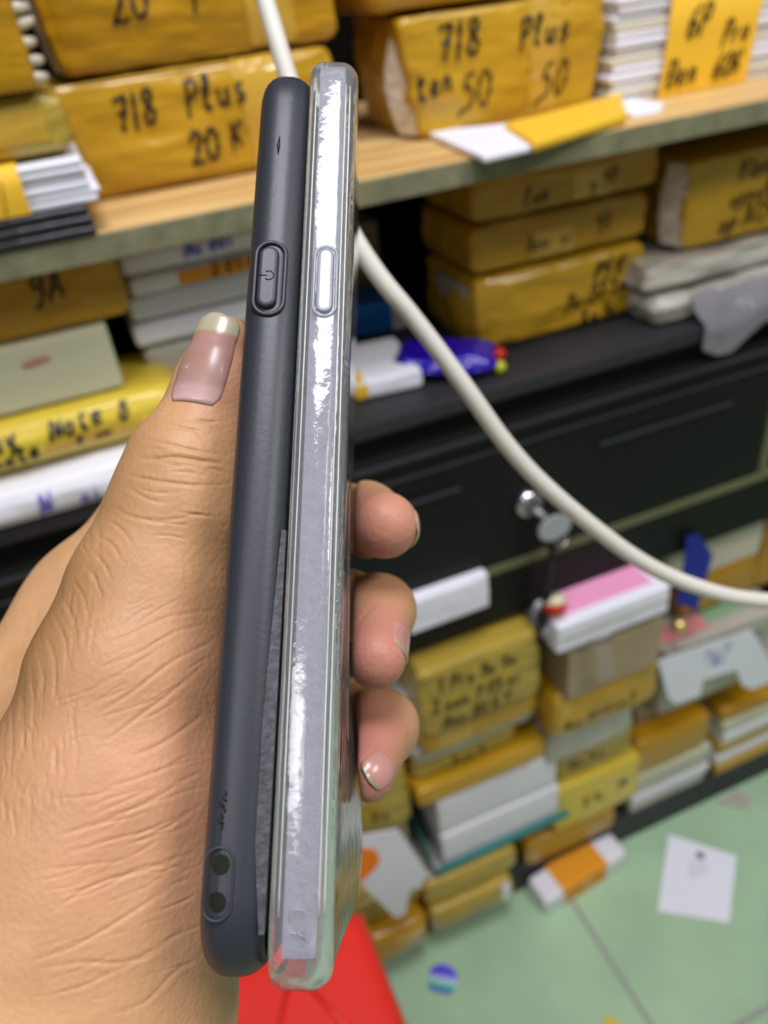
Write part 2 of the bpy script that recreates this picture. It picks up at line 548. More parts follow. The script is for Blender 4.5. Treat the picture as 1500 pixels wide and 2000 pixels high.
def package(name, label, cat, x0, x1, z0, z1, Y, d, mat, bulge=.003, crinkle=.0012, r=.006, seed=0, rz=0.0, sag=0.0,
            lean=0.0, text=(), ink='ink', freq=40, body='wrapping', group=None, flare=0.0):
    t = tag(empty(name, (x0, Y, z0), rz), label, cat, group)
    rb = Rbox(x1 - x0, d, z1 - z0, r, bulge, crinkle, freq, seed, sag, lean, flare=flare)
    rb.obj(body, mat, t)
    if text:
        w, h = x1 - x0, z1 - z0
        lines = [(s, u * w, v * h, sz, sl, th) for s, u, v, sz, sl, th in text]
        scribble(lambda x, z: (rb.front(x, z), Vector((0, -1, 0))), lines, M[ink], t)
    return t, rb


def tape_strip(t, rb, x0, x1, z0, z1, mat='tape', name='tape', n=10, off=.0006):
    """A strip of tape lying on the front of a package, following its crinkles."""
    mb = MB()
    v = []
    for i in range(n + 1):
        for j in range(n + 1):
            p = rb.front(x0 + (x1 - x0) * i / n, z0 + (z1 - z0) * j / n)
            v.append(p + Vector((0, -off, 0)))
    for i in range(n + 1):
        for j in range(n + 1):
            p = rb.front(x0 + (x1 - x0) * i / n, z0 + (z1 - z0) * j / n)
            v.append(p + Vector((0, -off * .2, 0)))
    f = []
    K = (n + 1) ** 2
    for i in range(n):
        for j in range(n):
            a, b, c, d = i * (n + 1) + j, (i + 1) * (n + 1) + j, (i + 1) * (n + 1) + j + 1, i * (n + 1) + j + 1
            f += [(a, b, c, d), (K + d, K + c, K + b, K + a)]
    mb.add(v, f)
    return mb.build(name, M[mat], t, smooth=True)


def end_film(t, rb, w, seed, mat='film'):
    """Crinkled clear film gathered on the left corner of a package."""
    mb = MB()
    h = rb.h
    n, k = 6, 26
    rng = random.Random(seed)
    amp = [[rng.uniform(-.0012, .0022) for _ in range(k + 1)] for _ in range(n + 1)]
    v = []
    for i in range(n + 1):
        for j in range(k + 1):
            u = i / n
            z = h * (.04 + .92 * j / k)
            taper = .35 + .65 * math.sin(math.pi * min(1, (j + 2) / (k + 2)))
            p = rb.front(.001 - .002 * u, z)
            v.append(Vector((-.0005 - w * u * taper, .0025 + .022 * u - amp[i][j] * 1.2, z)))
    f = [(i * (k + 1) + j, i * (k + 1) + j + 1, (i + 1) * (k + 1) + j + 1, (i + 1) * (k + 1) + j) for i in range(n) for j in range(k)]
    mb.add(v, f)
    o = mb.build('end_film', M[mat], t, smooth=True)
    return o


def bundle(name, label, cat, x0, x1, z0, z1, Y, d, n, mats, seed=0, jit=.003, band=None, band_mat='yellow_paper',
           text=(), ink='ink', r=.0015, layer='sleeve', rz=0.0, group=None, lean=0.0):
    """A pile of n thin sleeves tied as one bundle; band: (u0, u1) along x."""
    t = tag(empty(name, (x0, Y, z0), rz), label, cat, group)
    rng = random.Random(seed)
    h = (z1 - z0) / n
    w = x1 - x0
    for i in range(n):
        m = mats[i % len(mats)]
        dx, dy = rng.uniform(-jit, jit), rng.uniform(0, jit)
        rb = Rbox(w + rng.uniform(-jit, jit), d, h * .97, min(r, h * .3), 0, .0004, 60, seed + i, n=5)
        rb.obj(layer, M[m], t, (dx + lean * i * h, dy, i * h))
    if band:
        a, b = band[0] * w, band[1] * w
        H = z1 - z0
        mb = MB()
        k = 8
        prof = [(-.0022, 0.0005), (-.003, H * .3), (-.0032, H * .6), (-.0024, H * .97), (.001, H + .0012), (d * .5, H + .0016), (d - .004, H + .0012)]
        v, f = [], []
        for off in (0, .0005):
            for (y, z) in prof:
                for i in range(k + 1):
                    v.append((a + (b - a) * i / k + lean * z, y + (off if z < H else 0), z - (off if z >= H else 0)))
        P = len(prof)
        for s_ in (0, 1):
            for j in range(P - 1):
                for i in range(k):
                    q = [s_ * P * (k + 1) + j * (k + 1) + i, s_ * P * (k + 1) + j * (k + 1) + i + 1,
                         s_ * P * (k + 1) + (j + 1) * (k + 1) + i + 1, s_ * P * (k + 1) + (j + 1) * (k + 1) + i]
                    f.append(tuple(q if s_ else q[::-1]))
        bo = mb.add(v, f).build('paper_band', M[band_mat], t, smooth=True)
        if text:
            lines = [(s, a + u * (b - a), vv * H, sz, sl, th) for s, u, vv, sz, sl, th in text]
            scribble(lambda x, z: (Vector((x + lean * z, -.0034, z)), Vector((0, -1, 0))), lines, M[ink], bo)
    elif text:
        H = z1 - z0
        lines = [(s, u * w, vv * H, sz, sl, th) for s, u, vv, sz, sl, th in text]
        scribble(lambda x, z: (Vector((x + lean * z, -.0009, z)), Vector((0, -1, 0))), lines, M[ink], t)
    return t


# ---- on the upper shelf board
B = BOARD_Z
# left: black flat packets, then white sleeves, then yellow bundles stacked
bundle('black_packet_stack', 'pile of thin black film packets at the front edge of the upper shelf board', 'packets',
       -.14, .013, B, B + .017, -.004, .075, 3, ['dark_pack'], 3, .002, layer='packet')
bundle('white_sleeve_bundle', 'bundle of white sleeves in a yellow paper band lying on the black packets', 'bundle',
       -.14, .016, B + .0172, B + .041, .0, .075, 6, ['white_paper'], 5, .0025, band=(.1, .775),
       text=(('W', .60, .12, .016, .1, .0009), ('/', .86, .1, .016, .1, .0008)), ink='ink_brown')
t, rb = package('yellow_package', 'glossy yellow package with a tape glare at the left edge above the white sleeves', 'package',
                -.14, .0115, B + .0428, B + .0745, .012, .08, M['yellow_olive'], .003, .0012, .006, 11)
tape_strip(t, rb, .07, .143, .008, .024)
for k in range(6):
    MB().tube([(.1507 + .0008 * (k % 2), .004, .006 + k * .0042), (.1550 - .0006 * k, .010, .0065 + k * .0042)], .0014, 6).build('pleat', M['dark_pack'], t, smooth=True)
t, rb = package('yellow_package', 'tall yellow package with white pleated sleeve ends at the top left corner', 'package',
                -.14, .0035, B + .0748, B + .185, .004, .08, M['yellow_deep'], .002, .0008, .003, 12, lean=-.02)
rng = random.Random(4)
for k in range(13):
    z = .004 + k * .0078
    a = (.1425 - .02 * z, .0045 + .002 * (k % 2), z + .002)
    b = (.1515 + rng.uniform(-.0015, .0015) - .02 * z, .011, z + .002 + rng.uniform(-.001, .0025))
    MB().tube([a, [(a[i] + b[i]) / 2 for i in range(3)], b], [.0028, .003, .0020], 7).build('pleat', M['pleat'], t, smooth=True)

# second stack: "7/8 Plus 20K" and the package on top of it
Yp = .088
x0, x1, z0, z1 = span((205, 385), (660, 300), (112, 165), Yp)
t, rb = package('yellow_package', 'large taped yellow package marked 20K on the upper shelf, behind the black case', 'package',
                x0 - .012, x1 + .006, B, z1, Yp, .1, M['yellow'], .004, .0022, .005, 2, lean=-.07, freq=30,
                text=(('7/8', .18, .55, .020, .08, .0030), ('Plus', .435, .60, .020, .08, .0030), ('+', .70, .46, .016, .1, .0028), ('20', .40, .17, .020, .06, .0032), ('K', .56, .24, .017, .08, .0030)))
tape_strip(t, rb, .118, .150, .004, .094)
zt = z1
x0, x1, z0, z1 = span((130, 105), (648, 25), (85, -60), Yp)
t, rb = package('yellow_package', 'taped yellow package cut off by the top edge above the one marked 20K', 'package',
                x0 - .004, x1 + .002, zt + .001, zt + .085, Yp + .002, .1, M['yellow_deep'], .004, .002, .006, 3, lean=-.05, freq=30,
                text=(('20', .20, .30, .024, .10, .0028), ('P', .48, .33, .024, .10, .0028)))
end_film(t, rb, .009, 5)
tape_strip(t, rb, .12, .152, .004, .075)

# third: the one marked 50 and one above it
Yq = .083
x0, x1, z0, z1 = span((825, 275), (1125, 222), (790, 30), Yq)
t, rb = package('yellow_package', 'taped yellow package marked 50 twice with crinkled film on its left end', 'package',
                x0, x1 + .012, B, z1, Yq, .1, M['yellow'], .003, .0022, .004, 7, freq=30, flare=.12,
                text=(('7/8', .13, .62, .022, .04, .0032), ('Plus', .54, .62, .019, .03, .0032), ('ten', .0, .33, .018, .14, .0028), ('50', .22, .20, .023, .06, .0024), ('50', .66, .17, .023, .08, .0024)))
end_film(t, rb, .016, 8)
tape_strip(t, rb, .088, .112, .006, .088)
zt = z1
package('yellow_package', 'yellow package at the top edge of the photo resting on the one marked 50', 'package',
        x0 - .028, x1 - .012, zt + .001, zt + .06, Yq + .004, .1, M['yellow_deep'], .004, .0018, .010, 8, freq=30)

# flat packet hanging over the board edge in front of it
t = tag(empty('flat_packet', (0, 0, 0)), 'flat white packet with a yellow band overhanging the shelf edge below the package marked 50', 'packet')


def quad_slab(name, P, th, mat, parent, lift=.0, bevel=.0012):
    return MB().prism([Vector((p.x, p.y, p.z + lift)) for p in P], (0, 0, 1), th).build(name, mat, parent, bevel=bevel)


zz = B + .0008
quad_slab('sheet', [onZ(945, 319, zz), onZ(1060, 292, zz), onZ(1005, 250, zz), onZ(832, 267, zz)], .004, M['white_paper'], t)
quad_slab('yellow_band', [onZ(1040, 300, zz), onZ(1224, 242, zz), onZ(1212, 200, zz), onZ(985, 262, zz)], .0075, M['yellow_paper'], t, 0, .003)

# fourth: white bundle with the 6P band
Yr = .075
x0, x1, z0, z1 = span((1190, 205), (1490, 158), (1150, 5), Yr)
bundle('white_sleeve_bundle', 'bundle of white sleeves in a yellow band marked 6P and 60K at the upper right', 'bundle',
       x0, x1 + .012, B, z1, Yr, .085, 13, ['white', 'cream', 'white', 'white_paper'], 21, .004, band=(.27, .80),
       text=(('6P', .18, .55, .021, .02, .0030), ('Pro', .60, .42, .017, .08, .0028), ('Den', .04, .10, .019, .03, .0028), ('60K', .56, .10, .017, .03, .0028)), lean=.08)
package('yellow_package', 'dull yellow package at the right edge behind the white bundle of the upper shelf', 'package',
        x1 + .03, x1 + .16, B, B + .07, Yr + .02, .08, M['yellow_olive'], .004, .0015, .008, 31)
quad_slab('white_sheet', [onZ(1236, 232, B), onZ(1290, 222, B), onZ(1296, 205, B), onZ(1150, 186, B)], .002, M['white_paper'],
          None).name = 'loose_white_sheet'
tag(bpy.data.objects['loose_white_sheet'], 'loose white sheet lying on the board under the front of the 6P bundle', 'sheet')

# ---- on the cabinet top, left side (front plane near y = 0)
Cz = CAB_Z + .0006
Yl = -.004
x0, x1, z0, z1 = span((0, 1060), (258, 950), (0, 965), Yl)
ztop = onY(130, 930, Yl).z
t, rb = package('white_package', 'white plastic package with blue pen writing at the bottom of the left pile', 'package',
                -.19, .022, Cz, ztop, Yl, .09, M['white'], .004, .0016, .010, 41, freq=30,
                text=(('N', .54, .20, .016, .08, .0030), ('oi', .66, .18, .015, .08, .0026), ('t', .90, .25, .015, .08, .0024)), ink='ink_blue')
zt = ztop
x0, x1, z0, z1 = span((0, 955), (300, 870), (0, 860), Yl)
ztop2 = onY(200, 785, .016).z
t, rb = package('yellow_package', 'bright yellow package with two rows of black writing beside the thumb', 'package',
                -.19, onY(345, 735, .016).x, zt + .001, ztop2, .016, .085, M['yellow_bright'], .005, .0014, .013, 42, freq=28,
                text=(('Gay', .40, .55, .016, .12, .0030), ('Note', .60, .54, .017, .12, .0032), ('8', .80, .60, .016, .1, .0030), ('note', .42, .20, .015, .10, .0030), ('+', .66, .26, .014, .1, .0030), ('~', .72, .26, .013, .08, .0026)))
tape_strip(t, rb, .13, .195, .008, .018)
zt = ztop2
ztop3 = onY(225, 630, .030).z
t, rb = package('pale_box', 'pale grey-green card box with faint red print between two yellow packages on the left', 'box',
                -.19, onY(233, 720, .030).x, zt + .001, ztop3, .030, .09, M['pale'], 0, .0003, .002, 43, body='carton',
                text=(('~~', .70, .58, .012, .1, .0035),), ink='ink_red')
zt = ztop3
t, rb = package('yellow_package', 'dark yellow package marked 9A right under the shelf board at the left', 'package',
                -.19, onY(240, 590, .036).x + .001, zt + .001, B - .0195, .036, .085, M['yellow_deep'], .003, .001, .004, 44,
                text=(('9A', .735, .42, .020, .12, .0026),))

# pile of white cases with an orange label
Yw = .055
zb = onY(250, 690, Yw).z
zl = [onY(250, v, Yw).z for v in (690, 640, 588, 548, 500)]
xw0, xw1 = onY(245, 600, Yw).x, onY(560, 560, Yw).x
prevz = None
pn = [('bottom', 'white'), ('second', 'white'), ('third', 'white'), ('top', 'white')]
lab = ['lowest white box of the pile behind the thumb', 'second white box from the bottom of the pile behind the thumb',
       'white box with an orange label in the pile behind the thumb', 'topmost white box with blue writing in the pile behind the thumb']
# the pile stands on a lower yellow packet that rests on the cabinet
package('grey_package', 'grey-white package under the pile of white boxes behind the thumb', 'package',
        xw0 + .004, xw1, Cz, zb - .0005, Yw + .004, .085, M['grey_plastic'], .002, .001, .006, 47)
for i in range(4):
    t, rb = package('white_box', lab[i], 'box', xw0 + [.0, .002, .006, .004][i], xw1, zl[i] + .0005, zl[i + 1], Yw + [.0, .003, .001, .004][i], .09,
                    M['white'], 0, .0004, .004, 50 + i, body='carton', group='white boxes behind the thumb',
                    text=(('Nu dai', .40, .35, .012, .05, .0024),) if i == 3 else (), ink='ink_blue')
    if i == 2:
        lb = tape_strip(t, rb, .034, .16, .001, zl[3] - zl[2] - .002, 'orange_paper', 'orange_label')
        scribble(lambda x, z: (rb.front(x, z), Vector((0, -1, 0))), [('3 VI V'.replace('3', '2').replace('I', '1'), .056, .003, .012, .05, .0024)], M['ink_brown'], t, .0012)

# ---- on the cabinet top, right of the cases
Ym = .064
xa, xb = onZ(945, 692, CAB_Z).x, onZ(1250, 614, CAB_Z).x
zA = onY(945, 530, Ym).z
t, rb = package('yellow_package', 'thick yellow package at the bottom of the pile on the black cabinet top', 'package',
                xa, xb, Cz, onY(900, 555, Ym).z, Ym, .1, M['yellow'], .006, .0028, .006, 61, freq=24,
                text=(('P5 K', .68, .58, .017, .06, .0030), ('Te XN Yn'.replace('X', '7'), .50, .28, .016, .08, .0028), ('80 uTu'.replace('T', 't'), .56, .04, .013, .08, .0026)) if False else
                (('P5 K', .68, .60, .017, .06, .0030), ('Po', .50, .30, .015, .08, .0028), ('24 Yn'.replace('4', '7'), .64, .33, .016, .08, .0028), ('8 u 7u', .60, .06, .013, .08, .0026)))
MB().box(-.0068, -.0058, .012, .07, .034, .054).build('tape_patch', M['grey_plastic'], t)
zt = onY(900, 555, Ym).z
t, rb = package('yellow_package', 'middle yellow package of the pile on the black cabinet top', 'package',
                xa - .002, xb + .002, zt + .001, onY(890, 455, Ym).z, Ym + .004, .1, M['yellow_deep'], .003, .0022, .005, 62, freq=26,
                text=(('Anu', .28, .28, .013, .05, .0022), ('oi', .48, .30, .012, .05, .0022), ('97', .70, .34, .013, .05, .0022)), ink='ink_brown')
tape_strip(t, rb, .05, .09, .004, .026)
zt = onY(890, 455, Ym).z
t, rb = package('yellow_package', 'topmost yellow package in the shade of the pile on the black cabinet top', 'package',
                xa - .001, xb + .010, zt + .001, B - .026, Ym + .002, .1, M['yellow_deep'], .003, .002, .006, 63, freq=26,
                text=(('Lom'.replace('L', 'l'), .24, .18, .014, .05, .0022), ('y 97', .60, .22, .013, .05, .0022)), ink='ink_brown')
tape_strip(t, rb, .085, .12, .004, .026)

# box on the far right, on clear bags
Yn = .05
x0, x1, z0, z1 = span((1333, 492), (1640, 400), (1338, 322), Yn)
zbag = onY(1300, 500, Yn).z - .001
for i, (za, zb_, xx0, yy) in enumerate(((CAB_Z + .0006, CAB_Z + .026, onY(1262, 590, .04).x, .024), (CAB_Z + .0265, zbag, onY(1245, 560, .05).x, .034))):
    t, rb = package('clear_bag', ['wide clear plastic bag of grey cases lying on the cabinet at the right', 'clear plastic bag of white cases under the rightmost yellow package'][i], 'bag',
                    xx0, .76, za, zb_, yy, .1, M['grey_plastic'], .003, .005, .004, 71 + i, freq=26, body='contents')
    if i == 0:
        # the loose film of the bag hangs over the cabinet front
        pts = [(1245, 640), (1350, 690), (1500, 660), (1640, 620)]
        mb = MB()
        n, k = 16, 8
        v = []
        rng = random.Random(2)
        for a_ in range(n + 1):
            for c in range(k + 1):
                u, w_ = a_ / n, c / k
                x = .47 + .26 * u
                y = .022 - w_ * .026 + noise.noise(Vector((u * 7, w_ * 4, 2))) * .003
                z = CAB_Z + .024 - (w_ ** 1.6) * (.042 + .012 * math.sin(u * 17)) + noise.noise(Vector((u * 9, w_ * 5, 0))) * .003
                if w_ > .6:
                    y = min(y, -.0035)
                z = max(z, CAB_Z + .0025) if y > -.003 else z
                v.append(Vector((x - xx0, y - yy, z - za)))
        f = [(a_ * (k + 1) + c, (a_ + 1) * (k + 1) + c, (a_ + 1) * (k + 1) + c + 1, a_ * (k + 1) + c + 1) for a_ in range(n) for c in range(k)]
        mb.add(v, f).build('loose_film', M['clear_bag'], t, smooth=True)
t, rb = package('yellow_package', 'yellow package with three rows of writing at the right under the shelf board', 'package',
                x0, x1, zbag + .001, z1 + .001, Yn, .09, M['yellow'], .002, .001, .005, 73, freq=30,
                text=(('V^ien', .28, .68, .017, .05, .0022), ('oppoA5', .24, .40, .016, .06, .0024), ('op A15', .20, .12, .018, .06, .0028)))
end_film(t, rb, .010, 15)

# small things on the cabinet top between the piles
t, rb = package('white_packet', 'white packet with a yellow label lying on the cabinet beside the clear case', 'packet',
                
                .115, .222, Cz, Cz + .016, .045, .075, M['white_paper'], .001, .0006, .002, 81, rz=-.1, body='packet')
tape_strip(t, rb, .004, .062, .001, .014, 'yellow_paper', 'yellow_label')
MB().box(.004, .06, -.0004, .035, .0158, .0172).build('yellow_top', M['yellow_paper'], t, bevel=.0006)
scribble(lambda x, z: (Vector((x, -.0012, z)), Vector((0, -1, 0))), [('97 oi', .03, .003, .010, 0, .002)], M['ink_brown'], t)
pz = onZ(700, 655, CAB_Z)
t, rb = package('blue_box', 'small blue card box deep under the shelf behind the white cable', 'box',
                .178, .262, Cz, Cz + .03, .165, .05, M['blue_box'], 0, .0004, .002, 82, rz=-.12, body='carton')
MB().box(.070, .085, -.002, .03, .001, .028).build('white_end', M['white'], t, bevel=.001)
t, rb = package('white_box', 'white box standing deep under the shelf beside the right edge of the clear case', 'box',
                .10, .172, Cz, Cz + .058, .15, .06, M['white'], 0, .0003, .002, 83, body='carton')
t, rb = package('dark_box', 'dark brown box in the shade at the back of the cabinet top', 'box',
                .20, .272, Cz, Cz + .08, .235, .07, M['taupe'], 0, .0003, .002, 84, body='carton')
# purple glossy pouch with beads
pc = onZ(880, 740, CAB_Z)
t = tag(empty('purple_pouch', (pc.x + .002, pc.y + .018, Cz), -.55), 'shiny purple pouch crossed by the white cable on the cabinet top', 'pouch')
Rbox(.074, .046, .020, .009, .003, .004, 60, 9).obj('pouch', M['purple'], t, (-.037, -.023, .0015))
for nm, px, py, mt, rr in (('red_bead', 974, 694, 'red_bead', .0062), ('yellow_bead', 976, 718, 'yellow_bead', .0052), ('silver_bead', 938, 672, 'steel', .0048)):
    p = onZ(px, py, CAB_Z + rr)
    tag(MB().lathe((0, 0, 0), (0, 0, 1), [(rr * math.sin(a), -rr * math.cos(a)) for a in [i * math.pi / 10 for i in range(11)]], 16).build(nm, M[mt], None, smooth=True, loc=(p.x, p.y, Cz + rr)),
        {'red_bead': 'small red bead beside the purple pouch', 'yellow_bead': 'small yellow bead in front of the red bead by the purple pouch', 'silver_bead': 'small silver bead touching the purple pouch'}[nm], 'bead')

# ---- lock, key and charms (hang from the lock)
t = tag(empty('key', tuple(lk + Vector((0, -.009, 0)))), 'steel key in the chrome lock of the black drawer', 'key')
k1 = onY(1078, 1025, -.02) - lk - Vector((0, -.009, 0))
MB().tube([(0, -.001, 0), (k1.x * .45, -.008, k1.z * .4)], .0028, 8).build('key_shank', M['steel'], t, smooth=True)
hd = []
for i in range(20):
    a = i / 20 * 2 * math.pi
    hd.append((k1.x + .0165 * math.cos(a), -.010, k1.z + .0130 * math.sin(a)))
MB().prism(hd, (0, -1, 0), .003).build('key_head', M['steel'], t, bevel=.0006)
ring = [(k1.x + .006 + .006 * math.cos(a), -.012 + .004 * math.sin(a), k1.z - .013 + .006 * math.sin(a)) for a in [i / 16 * 2 * math.pi for i in range(17)]]
MB().tube(ring, .0009, 6, cap=False).build('key_ring', M['chrome'], t, smooth=True)
t = tag(empty('key_charm', tuple(onY(1085, 1065, -.022))), 'black cord charm with a cream and red bead hanging from the key', 'charm')
o0 = Vector(t.location)
tp = [onY(px, py, -.022) - o0 for px, py in ((1082, 1050), (1076, 1090), (1070, 1130), (1066, 1170), (1058, 1210), (1055, 1250))]
MB().tube(catmull(tp, 4), [.0045 + .0018 * math.sin(i * 1.3) for i in range(21)], 8).build('cord', M['black_cord'], t, smooth=True)
bp = onY(1084, 1185, -.026) - o0
sph = lambda r, a0=0, a1=10: [(r * math.sin(i * math.pi / 10), -r * math.cos(i * math.pi / 10)) for i in range(a0, a1 + 1)]
MB().lathe(bp + Vector((0, 0, .003)), (.2, .55, .8), sph(.0115, 5, 10), 18).build('cream_bead', M['cream_bead'], t, smooth=True)
MB().lathe(bp + Vector((0, 0, .003)), (.2, .55, .8), sph(.0115, 0, 5), 18).build('red_base', M['red_bead'], t, smooth=True)
MB().tube(catmull([(0.001, 0, -.01), (bp.x * .5 + .004, -.002, bp.z * .5), tuple(bp + Vector((0, 0, .012)))], 4), .0014, 6).build('bead_cord', M['black_cord'], t, smooth=True)
bp2 = onY(1062, 1232, -.022) - o0
MB().lathe(bp2, (0, 0, 1), [(.002, -.008), (.0045, -.006), (.005, 0), (.004, .006), (.001, .008)], 12).build('silver_pendant', M['steel'], t, smooth=True)
# white packet tucked under the drawer
t, rb = package('white_packet', 'bright white packet tucked under the rail of the black drawer', 'packet',
                onY(790, 1190, -.004).x, onY(945, 1140, -.004).x, onY(945, 1170, -.004).z - .002, onY(945, 1110, -.004).z, -.0135, .012, M['white_paper'], .0005, .0008, .0015, 91, body='packet')

# ---- the piles on the plinth
P0 = PLINTH


def pile(items):
    """items from the bottom up: dict(kind, label, bl, br, tl, Y, ...); each rests on the one before."""
    z = P0
    for it in items:
        Y = it['Y']
        x0, x1 = onY(*it['bl'], Y).x, onY(*it['br'], Y).x
        z1 = onY(*it['tl'], Y).z
        h = max(.008, z1 - z - .0006)
        d = it.get('d', .09)
        if it['kind'] == 'pkg':
            t, rb = package(it.get('name', 'yellow_package'), it['label'], it.get('cat', 'package'), x0, x1, z + .0004, z + h, Y, d, M[it['mat']],
                            it.get('bulge', .003), it.get('cr', .0016), it.get('r', .007), it.get('seed', 1), text=it.get('text', ()), ink=it.get('ink', 'ink_brown'), freq=30,
                            body=it.get('body', 'wrapping'))
            it['obj'] = t
            if 'tape' in it:
                u0, u1, v0, v1 = it['tape']
                w = x1 - x0
                tape_strip(t, rb, u0 * w, u1 * w, v0 * h, v1 * h, it.get('tmat', 'tape'), it.get('tname', 'tape'))
        else:
            it['obj'] = bundle(it['name'], it['label'], it.get('cat', 'bundle'), x0, x1, z + .0004, z + h, Y, d, it['n'], it['mats'], it.get('seed', 1), .003,
                               band=it.get('band'), band_mat=it.get('bmat', 'yellow_paper'), layer=it.get('layer', 'sleeve'), r=.003)
        z = z + h
    return z


# far left pile, behind the ring finger
pile([
    dict(kind='pkg', label='rounded yellow package lowest on the plinth beside the red stool', bl=(725, 1885), br=(838, 1840), tl=(735, 1838), Y=-.035, mat='yellow_deep', seed=101, r=.012, tape=(.45, .95, .55, .85)),
    dict(kind='pkg', label='dull yellow package above the lowest one beside the red stool', bl=(700, 1830), br=(828, 1795), tl=(705, 1770), Y=-.012, mat='yellow_olive', seed=102),
    dict(kind='pkg', name='taupe_box', cat='box', label='taupe card box behind the white card with the orange label', bl=(640, 1760), br=(800, 1640), tl=(690, 1640), Y=0.012, mat='taupe', seed=103, body='carton', bulge=0, cr=.0003, r=.002),
    dict(kind='pkg', label='yellow package just under the tip of the ring finger', bl=(640, 1620), br=(800, 1580), tl=(690, 1530), Y=.004, mat='yellow_olive', seed=104, text=(('9 u', .5, .3, .016, .05, .0025),)),
    dict(kind='pkg', name='white_box', cat='box', label='white box seen between the middle and ring fingers', bl=(640, 1450), br=(808, 1420), tl=(740, 1380), Y=.01, mat='white', seed=105, body='carton', bulge=0, cr=.0003, r=.003),
])
# centre pile
pile([
    dict(kind='pkg', label='lowest yellow package with a white end in the centre pile', bl=(850, 1828), br=(1000, 1765), tl=(840, 1788), Y=-.03, mat='yellow_olive', seed=111, tape=(.86, .99, .1, .9), tmat='white', tname='white_end'),
    dict(kind='pkg', label='second yellow package from the floor in the centre pile', bl=(838, 1785), br=(1005, 1712), tl=(828, 1735), Y=-.02, mat='yellow_olive', seed=112),
    dict(kind='pkg', name='grey_packet', cat='packet', label='grey clear packet under the teal folder', bl=(830, 1740), br=(1020, 1650), tl=(828, 1712), Y=-.012, mat='grey_plastic', seed=113, body='packet'),
    dict(kind='bun', name='white_case_bundle', label='thick white case bundle with a yellow top lying in the teal folder', bl=(868, 1672), br=(1092, 1565), tl=(842, 1575), Y=-.012, n=2, mats=['white'], seed=114, layer='case'),
    dict(kind='pkg', label='flat yellow package lying on the white cases in the teal folder', bl=(822, 1572), br=(1066, 1468), tl=(815, 1550), Y=-.010, mat='yellow', seed=115, r=.004),
    dict(kind='pkg', label='olive yellow package with dark writing under the grey packet', bl=(815, 1530), br=(1005, 1445), tl=(812, 1494), Y=.004, mat='yellow_olive', seed=116, text=(('8 no 5', .34, .2, .014, .02, .0028),)),
    dict(kind='pkg', name='grey_packet', cat='packet', label='grey clear packet in the middle of the centre pile', bl=(816, 1490), br=(1044, 1398), tl=(815, 1468), Y=.0, mat='grey_plastic', seed=117, body='packet'),
    dict(kind='pkg', label='thin yellow package with a shiny tape under the big written one', bl=(832, 1455), br=(1046, 1372), tl=(832, 1428), Y=-.012, mat='yellow', seed=118, tape=(.1, .4, .2, .8)),
    dict(kind='pkg', label='big yellow package covered in rows of writing on top of the centre pile', bl=(830, 1425), br=(1050, 1345), tl=(822, 1318), Y=-.022, d=.1, mat='yellow_olive', seed=119, bulge=.004,
         text=(('1 Pro 9u Ya', .12, .68, .016, .02, .0036), ('2 non 7 P5 oi', .06, .40, .016, .02, .0036), ('Anu 80 6 Y', .14, .12, .016, .02, .0036))),
])
# teal folder around the white cases: a sheet beneath and a flap up the left side
zt_ = onY(868, 1675, -.012).z
fx0, fx1 = onY(860, 1690, -.016).x - .006, onY(1110, 1582, -.016).x
t = tag(empty('teal_folder', (fx0, -.018, 0)), 'teal card folder around the white cases in the centre pile', 'folder')
ca = [o for o in bpy.data.objects if o.name.startswith('white_case_bundle')][0]
zc = ca.location.z
MB().box(-.0, fx1 - fx0, 0, .004, zc - .001, zc + .009).build('front_sheet', M['teal'], t, bevel=.0006)
MB().prism([(.0, .0, zc), (.0, .085, zc), (-.006, .085, zc + .062), (-.005, .004, zc + .044)], (-1, 0, .1), .0012).build('side_flap', M['teal'], t)
# white card with an orange label standing in front of the left pile
Yc = -.045
t = tag(empty('white_card', (0, 0, 0)), 'white card with an orange label leaning on the left pile above the red stool', 'card')
poly = [(640, 1650), (700, 1632), (776, 1618), (806, 1660), (832, 1702), (822, 1732), (800, 1738), (792, 1782), (772, 1792), (752, 1772), (716, 1738), (680, 1700), (640, 1690)]
MB().prism([onY(a, b, Yc) for a, b in poly], (0, -1, 0), .0012).build('card', M['white_paper'], t, bevel=.0003)
MB().prism([onY(a, b, Yc - .0014) for a, b in [(650, 1650), (732, 1658), (742, 1676), (736, 1692), (706, 1722), (650, 1740)]], (0, -1, 0), .0006).build('orange_label', M['orange'], t)
zlow = min(onY(a, b, Yc).z for a, b in poly)

